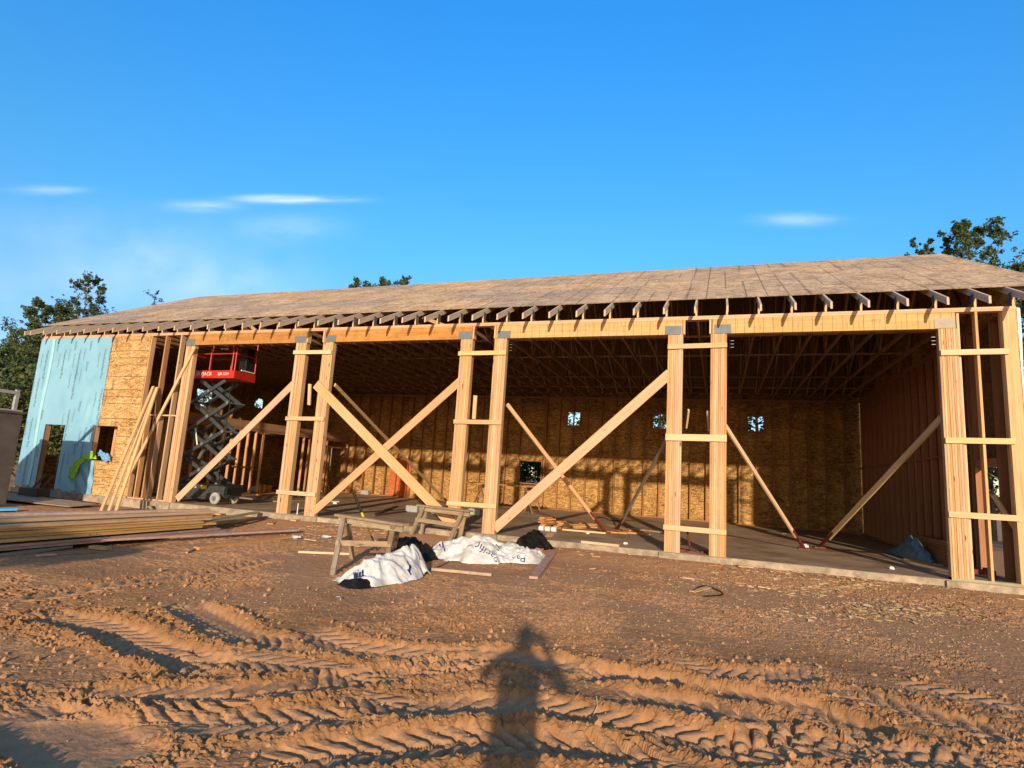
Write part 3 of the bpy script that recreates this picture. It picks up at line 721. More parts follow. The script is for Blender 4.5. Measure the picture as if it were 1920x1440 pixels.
p = MB(); p.box(-.022, -.0195, -.01, .13, 4.95, 5.15); p.box(.0195, .022, -.01, .13, 4.95, 5.15); p.build('gusset_plate', STEEL_D, tr0)
MB().box(-.019, .019, -.002, .001, 4.884, RZ(0)-.137, 'z').build('heel_block', W_RAIL, tr0)
tr0.location = (4.416, 0, 0)
for k in range(1, 42): copy_part(tr0, B, (4.416-.61*k, 0, 0))
copy_part(tr0, B, (4.985, 0, 0)); copy_part(tr0, B, (X0+.08, 0, 0))
# lateral bracing under the roof
for y in (2.2, 4.4, 7.8, 10.0): MB().box(X0+.1, X1-.1, y, y+.085, 4.975, 5.01).build('truss_bracing', W_TRUSS, B)
for x in (-6.4, -12.2): MB().beam((x, .05, 4.86), (x-.9, .6, 5.25), .085, .038).build('truss_bracing', W_RAIL, B)
# roof sheathing, one sheet part per slope
sl = math.atan(.49); cs = math.cos(sl)
def slope(front):
    ye = .24 if front else -.62
    m = MB(); ln = (D/2-ye)/cs; rows = 5; rv = ln/rows; xa, xb = -21.62, 5.90
    for r in range(rows):
        v0, v1 = r*rv, (r+1)*rv-.001
        a, b = xa, xb
        cuts = [xa]; x = xa+(1.22 if r % 2 else 2.44)
        while x < xb-.3: cuts.append(x); x += 2.44
        cuts.append(xb)
        for c, d in zip(cuts, cuts[1:]):
            d2 = d-.001; q = []
            for th in (0, .013):
                for u, v in ((c, v0), (d2, v0), (d2, v1), (c, v1)):
                    y = ye+v*cs; z = RZ(0)+.49*y+th+.001
                    q.append((u, y if front else D-y, z))
            i = len(m.v); m.v += q
            for f in ((3, 2, 1, 0), (4, 5, 6, 7), (0, 1, 5, 4), (1, 2, 6, 5), (2, 3, 7, 6), (3, 0, 4, 7)):
                m.f.append(tuple(i+e for e in f)); m.m.append(1 if f == (3, 2, 1, 0) else 0)
                m.uv += [(q[e][0]+30, (v0, v0, v1, v1)[e % 4]*1.22/rv) for e in f]
    return m
slope(True).build('roof_sheathing', [OSB_ROOF, OSB_SHADED], B); slope(False).build('roof_sheathing', [OSB_ROOF, OSB_SHADED], B)  # bottom faces take the OSB with ceiling shade in its colour
# lookouts carrying the verge
for x0, x1 in ((X1-.02, 5.88), (-21.6, X0+.05)):
    for y in (.4, 1.6, 2.9, 4.2, 5.5): MB().box(x0, x1, y, y+.038, RZ(y)-.10, RZ(y)-.002).build('lookout', W_TAIL, B)

# ------------------------------------------------------------------ scissor lift
LX0, LX1, LY0, LY1 = -15.0, -13.25, .50, 1.28
L = thing('scissor_lift', (-14.1, .9, 0), 'red scissor lift on grey crossed arms raised under the leftmost bay', 'scissor lift')
o = (-14.1, .9, 0)
m = MB(); m.prism([(LX0, .12), (-13.75, .12), (-13.7, .30), (-13.2, .30), (-13.1, .22), (-13.08, .52), (LX0, .52)], LY0+.06, LY1-.06); chassis = m.build('chassis', LIFTGREY, L, o)
MB().box(-13.95, -13.74, LY0+.05, LY0+.059, .40, .50).build('warning_label', YELLOW, chassis, o)
place_text('printed_lettering', text_mesh('SKYJACK', .085), WHITE, chassis, Matrix.Translation((-14.45+14.1, LY0+.057-.9, .41)) @ Matrix.Rotation(PI/2, 4, 'X'))
for x in (-14.8, -13.36):
    for y in (LY0, LY1-.1):
        m = MB(); m.tube([(x, y, .17), (x, y+.01, .17), (x, y+.09, .17), (x, y+.1, .17)], [.14, .165, .165, .14], 20); w = m.build('wheel', RUBBER, L, o, True)
        m = MB(); m.tube([(x, y-.012, .17), (x, y+.02, .17)], .075, 14); m.tube([(x, y-.03, .17), (x, y+.0, .17)], .03, 8); m.build('wheel_hub', STEEL, w, o)
m = MB(); m.box(-13.6, -13.08, LY0+.03, LY1-.03, .521, .56); m.box(-13.2, -13.02, LY0+.1, LY1-.1, .32, .50); m.box(-13.5, -13.3, LY0+.12, LY0+.3, .56, .66); m.build('control_box', BLACK, L, o)
lv = [.56, 1.30, 2.06, 2.90, 3.56]; xl = [(-14.82, -13.42), (-14.86, -13.44), (-14.80, -13.46), (-14.78, -13.42), (-14.62, -13.62)]
for k in range(4):
    (a0, b0), (a1, b1) = xl[k], xl[k+1]; z0, z1 = lv[k], lv[k+1]
    for y, dy in ((LY0+.10, .05), (LY1-.16, -.05)):
        for j, (p, q) in enumerate((((a0, z0), (b1, z1)), ((b0, z0), (a1, z1)))):
            yy = y+(dy if j else 0)
            MB().beam((p[0], yy, p[1]), (q[0], yy, q[1]), .105, .045, (0, 0, 1)).build('scissor_arm', LIFTGREY, L, o)
    for (x, z) in ((a0, z0), (b0, z0), ((a0+b1)/2, (z0+z1)/2)):
        m = MB(); m.tube([(x, LY0+.06, z), (x, LY1-.08, z)], .032, 10); m.tube([(x, LY0+.055, z), (x, LY0+.065, z)], .05, 10); m.build('pivot_pin', STEEL, L, o)
MB().tube([(-14.5, .85, 1.25), (-14.1, .85, 2.0)], .05, 10).build('hydraulic_cylinder', STEEL_D, L, o)
MB().tube([(-14.35, .62, 1.55), (-14.55, .62, 2.12)], .02, 8).build('hydraulic_rod', WHITE, L, o)
m = MB(); pts = [(-13.3, .6, .55)]
for k in range(4): pts += [(-13.35-.04*(k % 2), .56, lv[k]+.3), (-13.3, .56, lv[k+1]-.1)]
MB().tube(pts, .014, 6).build('hose', BLACK, L, o)
m = MB(); zf, zf1 = 3.60, 3.83
m.box(LX0, LX1, LY0-.02, LY0+.01, zf, zf1); m.box(LX0, LX1, LY1-.01, LY1+.02, zf, zf1); m.box(LX1, LX1+.03, LY0-.02, LY1+.02, zf, zf1); m.box(LX0-.03, LX0, LY0-.02, LY1+.02, zf, zf1)
m.box(LX0+.001, LX1-.001, LY0+.012, LY1-.012, zf+.02, zf+.05); plat = m.build('platform', RED, L, o)
place_text('printed_lettering', text_mesh('SKYJACK', .15), WHITE, plat, Matrix.Translation((-14.66+14.1, LY0-.024-.9, 3.68)) @ Matrix.Rotation(PI/2, 4, 'X'))
place_text('printed_lettering', text_mesh('SJIII 3219', .11), WHITE, plat, Matrix.Translation((-13.84+14.1, LY0-.024-.9, 3.69)) @ Matrix.Rotation(PI/2, 4, 'X'))
m = MB(); c4 = [(LX0, LY0), (LX1, LY0), (LX1, LY1), (LX0, LY1)]
for x, y in c4+[(-14.2, LY0), (-14.2, LY1), (-13.36, LY0)]: m.tube([(x, y, zf1), (x, y, 4.86)], .021, 8)
for z in (4.33, 4.86):
    for k in range(4):
        a, b = c4[k], c4[(k+1) % 4]; m.tube([(*a, z), (*b, z)], .02, 8)
m.build('guard_rail', RED, L, o)
m = MB(); m.box(-13.9, -13.62, LY0+.02, LY0+.05, 4.47, 4.50); m.build('warning_label', WHITE, L, o)
m = MB(); m.box(-13.55, -13.28, .95, 1.2, 3.9, 4.6); m.build('control_box', BLACK, L, o)
MB().tube([(-13.2, .7, 3.87), (-13.22, 1.2, 3.87)], .02, 8).build('kick_rail', WHITE, L, o)

# ------------------------------------------------------------------ loose boards
def board(name, p0, p1, w, t, mat, label, cat='board', group=None, up_=(0, 0, 1), flat=True):
    p0 = Vector(p0); p1 = Vector(p1); c = (p0+p1)/2
    d = (p1-p0).normalized(); side = Vector(up_).cross(d) if flat else Vector(up_)
    return tag(MB().beam(p0, p1, w, t, side).build(name, mat, None, c), label, cat, group)
def on_ground(px0, py0, px1, py1, w, t, mat, label, lift=0.0, cat='board', group=None, z=None, name='board'):
    zz = -.31 if z is None else z
    a = at(px0, py0, 'z', zz); b = at(px1, py1, 'z', zz)
    if z is None:
        a.z = gz(a.x, a.y)+t/2+.012+lift; b.z = gz(b.x, b.y)+t/2+.012+lift
    else: a.z = b.z = z+t/2+.002+lift
    return board(name, a, b, w, t, mat, label, cat, group)
# big stack at the left: layers of long boards
side = Vector((-1, .25, 0)).normalized()   # points away from the viewer
e0 = Vector((-10.05, -2.75, 0)); k = 0
for lay in range(7):
    nb = 5 if lay < 6 else 3; zl = -.26+.045*lay+(.03 if lay > 1 else 0)
    for j in range(nb):
        w = .235; q = e0+side*(.12+j*.25+(.12 if lay > 4 else rnd(-.01, .02)))+Vector((0, 1, 0))*(rnd(-.22, .22)+(.3 if lay < 2 else 0))
        ln = rnd(5.5, 6.3); an_ = -.01-.045*j+rnd(-.022, .022)*(1+.35*lay); p1 = q+Vector((math.sin(an_), -math.cos(an_), 0))*ln
        mt = W_YEL if (2 <= lay <= 4) else W_PILE
        if lay < 2 and j == 0: mt = W_PINK
        board('stacked_board', (q.x, q.y, zl+.02), (p1.x, p1.y, zl+.02+rnd(0, .004)), w, .038, mt,
              'long board in the top layer of the big lumber stack left of the sawhorses' if lay == 6 else 'long board inside the big layered lumber stack at the left edge', 'board', 'boards of the big lumber stack')
board('crooked_board', (-10.9, -2.0, .13), (-11.9, -8.0, .12), .19, .04, W_PINK, 'pinkish board lying crooked across the back of the lumber stack')
board('crooked_board', (-10.4, -2.3, .13), (-10.6, -7.6, .13), .14, .04, W_RAIL, 'pale board lying slantwise on top of the lumber stack')
# loose boards in front of the stack
on_ground(-60, 1032, 556, 1005, .2, .04, W_PINK, 'very long pinkish board on the dirt in front of the lumber stack', .05)
on_ground(250, 1010, 480, 983, .14, .04, W_GREEN, 'grey-green treated board with its end past the lumber stack', .10)
on_ground(200, 1018, 462, 987, .14, .04, W_GREEN, 'greenish treated board lying beside the long pinkish board', .06)
on_ground(300, 1010, 497, 986, .12, .04, W_DARK, 'dark brown board just right of the greenish boards', .02)
on_ground(368, 1030, 555, 1012, .15, .045, W_ORANGE, 'orange-brown plank lying in the dirt in front of the long pinkish board', 0)
on_ground(-40, 1048, 130, 1026, .12, .04, W_GREEN, 'greenish board sticking in from the left edge of the picture', .01)
on_ground(278, 962, 345, 946, .1, .04, W_GREEN, 'thin yellow-green board between lumber stack and foundation', .05)
on_ground(70, 1043, 104, 1040, .09, .02, W_PILE, 'small pale scrap of wood on the shaded dirt', 0, 'scrap')
on_ground(110, 1039, 185, 1034, .04, .02, W_OLD, 'thin grey stick on the shaded dirt', 0, 'stick')
on_ground(172, 1026, 203, 1029, .12, .05, W_YEL, 'short yellow wood block under the long pinkish board', 0, 'scrap')
on_ground(390, 1008, 418, 1003, .1, .02, W_RAIL, 'short pale chip of board behind the orange-brown plank', 0, 'scrap')
on_ground(505, 993, 552, 978, .14, .03, W_ORANGE, 'short orange board beside the foundation left of the second post pair', 0)
on_ground(548, 992, 580, 986, .14, .03, W_BRACE, 'short reddish board at the foundation under the second post pair', 0)
on_ground(406, 976, 430, 973, .16, .03, W_RAIL, 'small pale board piece right of the lumber stack end', 0)
on_ground(392, 978, 420, 968, .12, .03, W_OLD, 'small brown board piece at the lumber stack end', 0)
on_ground(560, 1038, 656, 1043, .09, .035, W_RAIL, 'pale stick lying under the front sawhorse', 0)
on_ground(810, 1071, 922, 1083, .07, .045, W_OLD, 'mud-covered stick on the dirt between the two crumpled sheets', 0, 'stick')
on_ground(1000, 1090, 1036, 1050, .14, .038, W_PINK, 'short flat board on the dirt right of the crumpled sheets', 0)
a = at(1008, 1030, 'z', -.1); b = at(1036, 1003, 'z', .0)
board('board', (a.x, a.y-.15, -.2), (b.x, b.y-.15, .03), .16, .038, W_BRACE, 'reddish board leaning on the slab edge behind the black sheet')
# boards leaning against the open studs at the left
for k, (f, t_) in enumerate((((-14.86, -1.58), (-15.65, 3.25)), ((-14.76, -1.45), (-15.60, 3.10)), ((-14.66, -1.33), (-15.50, 3.22)))):
    board('leaning_board', (f[0], f[1], gz(f[0], f[1])), (t_[0], -.05, t_[1]), .09, .04, W_RAIL if k < 2 else W_POST,
          ('leftmost of the three long boards leaning on the open studs', 'middle one of the three long boards leaning on the open studs', 'rightmost of the three long boards leaning on the open studs')[k], 'board', 'boards leaning on the open studs', (0, -1, .2))
# blue foam strip, plywood sheets at the left
on_ground(-30, 962, 30, 962, .35, .05, BLUEFOAM, 'blue foam board lying on the dirt at the left edge', .03, 'foam board', name='foam_board')
for k, (y0, lb) in enumerate(((-.75, 'dark plywood sheet leaning low along the foundation at the left'), (-1.0, 'weathered plywood sheet lying on the dirt in front of the wrapped wall'))):
    m = MB(); m.quad_box([(-20.3, y0-1.0, -.19+.03*k), (-20.3, y0, -.08), (-20.3, y0, -.06), (-20.3, y0-1.0, -.17+.03*k), (-16.2+k*.2, y0-.6, -.21), (-16.2+k*.2, y0+.1, -.16), (-16.2+k*.2, y0+.1, -.14), (-16.2+k*.2, y0-.6, -.19)])
    tag(m.build('plywood_sheet', W_OLD if k else W_DARK, None, (-18.3, y0, -.2)), lb, 'plywood sheet')
q = thing('dark_box', (-18.55, -.9, -.16), 'black box with two stakes standing before the narrow door opening', 'box')
MB().box(-18.95, -18.15, -1.1, -.75, -.14, .12).build('box_body', BLACK, q, (-18.55, -.9, -.16))
for x in (-18.75, -18.4): MB().beam((x, -.85, .12), (x+.05, -.6, .50), .05, .03).build('stake', W_DARK, q, (-18.55, -.9, -.16))

# ------------------------------------------------------------------ sawhorses
def sawhorse(tops, feet, label, mat=W_OLD, shelf=True, wide=.16):
    a, b = Vector(tops[0]), Vector(tops[1]); base = (a+b)/2; base.z = min(f[2] for f in feet); o = base
    t = thing('sawhorse', base, label, 'sawhorse', 'wooden sawhorses')
    d = (b-a).normalized(); sd = Vector((0, 0, 1)).cross(d)
    m = MB(); m.beam(a, b, wide, .038, sd); m.beam(a-Vector((0, 0, .07))+d*.04, b-Vector((0, 0, .07))-d*.04, .09, .038, (0, 0, 1)); m.build('top_beam', mat, t, o)
    n = [Vector(f) for f in feet]; L_ = (b-a).length
    tp = [a+d*L_*.13-sd*.05, a+d*L_*.13+sd*.05, b-d*L_*.13-sd*.05, b-d*L_*.13+sd*.05]
    for k in range(4):
        p = tp[k]-Vector((0, 0, .02)); MB().beam(n[k]-Vector((0, 0, .02)), p, .088, .036, d).build('leg', mat, t, o)
    if shelf:
        for k, (i, j) in enumerate(((0, 2), (0, 1), (2, 3))):
            f = .52; p = n[i].lerp(tp[i], f); q_ = n[j].lerp(tp[j], f)
            ex = (q_-p).normalized()*.05; MB().beam(p-ex, q_+ex, .085, .025, (0, 0, 1)).build('brace_board', mat, t, o)
    return t
# front sawhorse
ta = at(*ZP(262, 232), 'y', -3.75); tb = at(*ZP(712, 300), 'y', -4.15)
f0 = at(*ZP(225, 640), 'z', -.34); f0 = Vector((f0.x, f0.y, gz(f0.x, f0.y)))
f1 = at(*ZP(358, 530), 'z', -.31)
f1 = Vector((f1.x, f1.y, gz(f1.x, f1.y)))
ofs = (tb-ta)*.74; f2 = f0+Vector((ofs.x, ofs.y, 0)); f3 = f1+Vector((ofs.x, ofs.y, 0)); f2 = at(724, 1060, 'z', -.32); f3 = at(738, 1036, 'z', -.3); f2.z = gz(f2.x, f2.y); f3.z = gz(f3.x, f3.y)
sawhorse((ta, tb), (f0, f1, f2, f3), 'old wooden sawhorse standing on the dirt behind the nearest crumpled sheet')
ta = at(*ZP(800, 168), 'y', -.35); tb = at(*ZP(1150, 208), 'y', -.75)
f0 = at(*ZP(745, 402), 'z', -.27); f1 = at(*ZP(812, 396), 'z', -.25)
ofs = (tb-ta)*.74
ff = [f0, f1, f0+ofs, f1+ofs]
ff = [Vector((p.x, p.y, gz(p.x, min(p.y, -.1)))) for p in ff]
sawhorse((ta, tb), ff, 'grey wooden sawhorse at the slab edge left of the third post pair')
# pair inside with lumber across
for k, (x, lb) in enumerate(((-8.35, 'left one of the two sawhorses carrying lumber deep inside the building'), (-6.6, 'right one of the two sawhorses carrying lumber deep inside the building'))):
    y = 8.4
    sawhorse(((x, y-.6, .92), (x+.1, y+.6, .92)), ((x-.3, y-.5, 0.02), (x+.35, y-.5, .02), (x-.3, y+.5, .02), (x+.35, y+.5, .02)), lb, W_TRUSS, True)
for k in range(5):
    board('sawhorse_board', (-9.2+rnd(0, .5), 7.95+.2*k, .96+.0), (-5.9+rnd(-.3, .2), 7.95+.2*k+rnd(-.08, .08), .96), .18, .038, W_ORANGE, 'reddish board laid across the two inner sawhorses', 'board', 'boards across the inner sawhorses')
# digging bar leaning behind the front sawhorse
p0 = at(*ZP(522, 492), 'z', -.33); p0 = Vector((p0.x, p0.y, gz(p0.x, p0.y))); p1 = at(*ZP(366, 86), 'y', p0.y-.25)
br = thing('digging_bar', p0, 'long bar with black grip and yellow shaft leaning behind the front sawhorse', 'digging bar')
MB().tube([p0, p0.lerp(p1, .25)], .017, 8).build('steel_tip', BLACK, br, p0); MB().tube([p0.lerp(p1, .25), p0.lerp(p1, .66)], .021, 10).build('shaft', YELLOW, br, p0)
MB().tube([p0.lerp(p1, .66), p1], .026, 10).build('grip', BLACK, br, p0)

# ------------------------------------------------------------------ crumpled lumber wraps
def crumple(spine, nu, nv, seed, amp=.05):
    """spine: (x, y, half width, height); returns grid of points"""
    rr = np.random.RandomState(seed); sp_ = np.array(spine, float); t = np.linspace(0, 1, len(sp_)); U = np.linspace(0, 1, nu)
    def cr(c):
        return np.interp(U, t, c)
    cx, cy, hw, hh = [cr(sp_[:, k]) for k in range(4)]
    for _ in range(6):
        for a in (cx, cy, hw, hh): a[1:-1] = (a[:-2]+2*a[1:-1]+a[2:])/4
    dx = np.gradient(cx); dy = np.gradient(cy); l = np.hypot(dx, dy); nxn, nyn = -dy/l, dx/l
    V = np.linspace(-1, 1, nv); UU, V2 = np.meshgrid(np.arange(nu), V, indexing='ij')
    wob = 1+.22*(fbm(UU*.09+seed, V2*0+seed, 3)-.5)*2
    px = cx[UU]+nxn[UU]*V2*hw[UU]*wob; py = cy[UU]+nyn[UU]*V2*hw[UU]*wob
    prof = np.clip(1-np.abs(V2)**1.7, 0, 1)
    endf = np.clip(np.minimum(UU/(nu*.07), (nu-1-UU)/(nu*.07)), 0, 1)
    al = (px+py)*.7; ac = (px-py)*.7
    r1 = 1-np.abs(2*fbm(al*1.3+seed+.4*fbm(px*2, py*2, 2), ac*4.2, 2)-1)*2.2; r2 = 1-np.abs(2*fbm(al*5.5+seed*3, ac*2.6+1.5*r1, 2)-1)*2.2
    z = hh[UU]*prof*endf+amp*(r1-.3)*(.35+prof)+amp*.6*(r2-.3)*(.3+prof)
    z = z+amp*.22*(1-np.abs(2*fbm(al*9+2*r1+seed, ac*9+1.5*r2, 2)-1)*2.4)*(.3+prof)
    z = np.maximum(z, .012+.01*fbm(px*20, py*20, 2))
    base = np.array([ground_h(px[i], py[i], False)[0] for i in range(nu)])
    base = np.where(py > -.06, 0.0, base)
    return px, py, base+z
def sheet(name, grid, mat, parent, org, blackf=None, mats=None):
    px, py, pz = grid; nu, nv = px.shape; m = MB()
    m.v = [(px[i, j], py[i, j], pz[i, j]) for i in range(nu) for j in range(nv)]
    for i in range(nu-1):
        for j in range(nv-1):
            a = i*nv+j; m.f.append((a, a+1, a+nv+1, a+nv)); m.uv += [(0, 0)]*4; m.m.append(blackf(i/nu, j/nv) if blackf else 0)
    ob = m.build(name, mats or mat, parent, org, True)
    md = ob.modifiers.new('s', 'SOLIDIFY'); md.thickness = .004
    return ob
def surf_z(grid, x, y):
    px, py, pz = grid; d = (px-x)**2+(py-y)**2; k = np.argsort(d.ravel())[:4]; w = 1/(d.ravel()[k]+1e-5); return float((pz.ravel()[k]*w).sum()/w.sum())
def print_on(grid, body, size, x, y, ang, mat, parent, org, name='printed_lettering', mirror=False):
    cu = text_mesh(body, size); bm = bmesh.new(); bm.from_mesh(cu)
    bmesh.ops.triangulate(bm, faces=bm.faces); 
    for _ in range(2):
        lng = [e for e in bm.edges if e.calc_length() > size*.12]
        if lng: bmesh.ops.subdivide_edges(bm, edges=lng, cuts=1); bmesh.ops.triangulate(bm, faces=bm.faces)
    c, s = math.cos(ang), math.sin(ang)
    for v in bm.verts:
        a, b = v.co.x, v.co.y
        X, Y = x+a*c-b*s, y+a*s+b*c
        v.co = (X-org[0], Y-org[1], surf_z(grid, X, Y)+.008-org[2])
    me_ = bpy.data.meshes.new(name); bm.to_mesh(me_); bm.free(); me_.materials.append(mat)
    ob = bpy.data.objects.new(name, me_); COL.objects.link(ob); ob.parent = parent
    return ob
def patch(grid, pts, mat, parent, org, name='printed_band'):
    m = MB()
    for (x0, y0), (x1, y1), w in pts:
        n = 14; d = Vector((x1-x0, y1-y0)).normalized(); q = Vector((-d.y, d.x))*w/2
        for k in range(n):
            a = Vector((x0, y0)).lerp(Vector((x1, y1)), k/n); b = Vector((x0, y0)).lerp(Vector((x1, y1)), (k+1)/n)
            m.poly([(p_.x, p_.y, surf_z(grid, p_.x, p_.y)+.007) for p_ in (a-q, b-q, b+q, a+q)])
    return m.build(name, mat, parent, org)
def gpt(px, py, z): p = at(px, py, 'z', z); return p.x, p.y
a0 = gpt(640, 1080, -.28); a1 = gpt(680, 1070, -.15); a2 = gpt(730, 1055, -.10); a3 = gpt(772, 1050, -.12); a4 = gpt(800, 1078, -.30)
o1 = (a2[0], a2[1], -.33)
T1 = thing('crumpled_sheet', o1, 'crumpled white lumber wrap with black inside, nearest to the viewer beside the front sawhorse', 'lumber wrap', 'crumpled lumber wraps')
g1 = crumple([(*a0, .16, .05), (*a1, .36, .22), (*a2, .42, .30), (*a3, .36, .36), (*a4, .12, .05)], 110, 60, 3, .07)
s1 = sheet('white_sheet', g1, TARP, T1, o1)
b0 = gpt(742, 1026, -.2); b1 = gpt(775, 1040, -.2); b2 = gpt(815, 1050, -.3)
gb = crumple([(*b0, .2, .22), (*b1, .28, .34), (*b2, .18, .05)], 50, 36, 9, .07); sheet('black_inner_side', gb, BLACKFILM, T1, o1)
c0 = gpt(640, 1098, -.34); c1 = gpt(665, 1104, -.33); c2 = gpt(700, 1100, -.33)
gc = crumple([(*c0, .08, .05), (*c1, .12, .12), (*c2, .08, .04)], 40, 26, 12, .03); sheet('black_inner_side', gc, BLACKFILM, T1, o1)
ang1 = math.atan2(a3[1]-a0[1], a3[0]-a0[0])
def pxt(grid, px, py, zg=-.15):
    """point of the sheet seen at a pixel"""
    v = ray(px, py); best = None
    for k in range(200):
        t = 5.5+k*.06; p = CAM+v*t
        if p.z < surf_z(grid, p.x, p.y): return p.x, p.y
    p = at(px, py, 'z', zg); return p.x, p.y
q0 = pxt(g1, *ZP(365, 632)); 
for k in range(4):
    s_ = pxt(g1, *ZP(365+k*20, 626)); e_ = pxt(g1, *ZP(385+k*14, 668)); patch(g1, [(s_, e_, .03)], NAVY, s1, o1)
for zx in ((725, 560, 745, 600), (725, 610, 750, 655), (745, 575, 735, 640)):
    s_ = pxt(g1, *ZP(zx[0], zx[1])); e_ = pxt(g1, *ZP(zx[2], zx[3])); patch(g1, [(s_, e_, .03)], NAVY, s1, o1)
s_ = pxt(g1, *ZP(300, 578)); e_ = pxt(g1, *ZP(425, 545)); print_on(g1, 'Radiance', .12, e_[0], e_[1], math.atan2(s_[1]-e_[1], s_[0]-e_[0]), INKGREY, s1, o1)
# second wrap
b = [gpt(800, 1030, -.15), gpt(850, 1022, -.05), gpt(900, 1022, .0), gpt(945, 1030, -.08), gpt(985, 1042, -.15), gpt(1022, 1046, -.22)]
o2 = (b[2][0], b[2][1], -.3)
T2 = thing('crumpled_sheet', o2, 'long crumpled white lumber wrap spread along the slab edge under the third post pair', 'lumber wrap', 'crumpled lumber wraps')
g2 = crumple([(*b[0], .25, .10), (*b[1], .50, .30), (*b[2], .60, .36), (*b[3], .50, .26), (*b[4], .38, .20), (*b[5], .16, .05)], 150, 70, 21, .06)
s2 = sheet('white_sheet', g2, TARP, T2, o2)
d0 = gpt(968, 1014, -.0); d1 = gpt(1000, 1020, -.1); d2 = gpt(1028, 1036, -.2)
gd = crumple([(*d0, .14, .20), (*d1, .28, .27), (*d2, .2, .06)], 46, 36, 31, .06); sheet('black_inner_side', gd, BLACKFILM, T2, o2)
s_ = pxt(g2, *ZP(1095, 420)); e_ = pxt(g2, *ZP(1235, 448)); 
an = math.atan2(s_[1]-e_[1], s_[0]-e_[0]); print_on(g2, 'Pacific', .20, e_[0]+.35*math.cos(an+PI), e_[1]+.35*math.sin(an+PI), an, NAVY, s2, o2)
s_ = pxt(g2, *ZP(1405, 520)); e_ = pxt(g2, *ZP(1520, 505)); print_on(g2, 'Pacific', .20, e_[0], e_[1], math.atan2(s_[1]-e_[1], s_[0]-e_[0]), NAVY, s2, o2)
for zx in ((890, 440, 950, 480), (910, 432, 970, 470), (940, 440, 975, 490), (1290, 440, 1345, 500), (1310, 436, 1360, 490), (1330, 450, 1350, 515), (1640, 500, 1665, 520), (1655, 485, 1675, 505)):
    s_ = pxt(g2, *ZP(zx[0], zx[1])); e_ = pxt(g2, *ZP(zx[2], zx[3])); patch(g2, [(s_, e_, .022)], NAVY, s2, o2)
p_ = gp(930, 1052); tag(MB().box(-.14, .14, -.06, .06, 0, .03).build('folded_paper', PINKPAPER, None, (0, 0, 0)), 'folded pink paper on the dirt in front of the long white wrap', 'paper').location = (p_.x, p_.y, gz(p_.x, p_.y)+.005)

# ------------------------------------------------------------------ things on the slab
def pile_of(px, py, n, w, l, group, label, ang0, mat=W_ORANGE, jit=.04):
    c = at(px, py, 'z', 0); z = .002
    for k in range(n):
        an = ang0+rnd(-.25, .25); cx, cy = c.x+rnd(-jit, jit), c.y+rnd(-jit, jit); d = Vector((math.cos(an), math.sin(an), 0))*l*rnd(.8, 1.1)/2
        board('offcut', (cx-d.x, cy-d.y, z+.019), (cx+d.x, cy+d.y, z+.019), w, .038, mat, label, 'offcut', group); z += .04
pile_of(*Z7(630, 855), 7, .15, .5, 'offcuts in the tall left stack', 'short orange offcut in the taller left stack on the slab', 1.2)
pile_of(*Z7(660, 840), 4, .14, .35, 'offcuts in the stack behind', 'short orange offcut in the stack just behind the tallest one', 2.0)
pile_of(*Z7(760, 862), 5, .13, .45, 'offcuts in the second stack', 'short orange offcut in the second stack from the left on the slab', 1.5)
pile_of(*Z7(935, 862), 3, .14, .45, 'offcuts in the low stack', 'orange offcut in the low stack left of the steel brace foot', 1.0)
pile_of(*Z7(1020, 855), 3, .14, .5, 'offcuts in the low stack', 'orange offcut in the low stack left of the steel brace foot', .2)
for k, (x, y) in enumerate(((1240, 905), (1330, 910), (1430, 912), (1540, 920), (1480, 895))):
    c = at(*Z7(x, y), 'z', 0); an = rnd(-.2, .2)
    tag(MB().beam((-.19, 0, .02), (.19, 0, .02), .13, .036, (0, 1, 0)).build('offcut', W_ORANGE, None, (0, 0, 0)), 'flat orange offcut in the loose row before the middle bay braces', 'offcut', 'offcuts laid in a loose row').location = (c.x, c.y, .001)
c = at(*Z7(640, 895), 'z', 0); m = MB()
for k in range(3): m.tube([(-.22+k*.16, 0, .07), (-.10+k*.16, 0, .07)], [.06, .065], 10)
tag(m.build('paper_cups', PAPER, None, (0, 0, 0)), 'white crumpled paper packaging in front of the tallest offcut stack', 'packaging').location = (c.x, c.y, .0)
c = at(*Z7(1140, 1020), 'z', 0); tag(MB().beam((-.4, 0, .03), (.4, -.05, .03), .09, .05, (0, 1, 0)).build('board', W_RAIL, None, (0, 0, 0)), 'short bright board lying on the slab edge in the middle bay', 'board').location = (c.x, c.y, 0)
def slab_board(p, q, w, mat, lb, t=.038): 
    a = at(*p, 'z', 0); b = at(*q, 'z', 0); board('board', (a.x, a.y, t/2+.002), (b.x, b.y, t/2+.002), w, t, mat, lb)
slab_board(Z6(700, 1020), Z6(1180, 1195), .09, W_OLD, 'long thin grey board slanting over the slab in the right bay')
slab_board(Z6(980, 1100), Z6(1230, 1145), .12, W_OLD, 'dark board lying flat beside the crumpled blue tarp')
slab_board(Z2(1380, 1325), Z2(1520, 1270), .12, W_DARK, 'dark reddish board on the slab behind the front sawhorse')
slab_board(Z7(780, 880), Z7(1190, 915), .06, W_RAIL, 'long thin pale strip lying in front of the offcuts')
slab_board(Z2(520, 1215), Z2(760, 1240), .14, W_OLD, 'long board on the floor right of the scissor lift')
slab_board(Z2(620, 1195), Z2(780, 1195), .2, W_ORANGE, 'flat reddish board by the partition at the left')
slab_board(Z2(1080, 1238), Z2(1150, 1240), .09, W_RAIL, 'short pale board on the floor behind the second post pair')
slab_board((1180, 992), (1250, 1000), .16, W_OLD, 'flat brown board on the slab left of the fourth post pair')
slab_board((1380, 985), (1470, 1002), .12, W_OLD, 'flat brown board on the slab right of the fourth post pair')
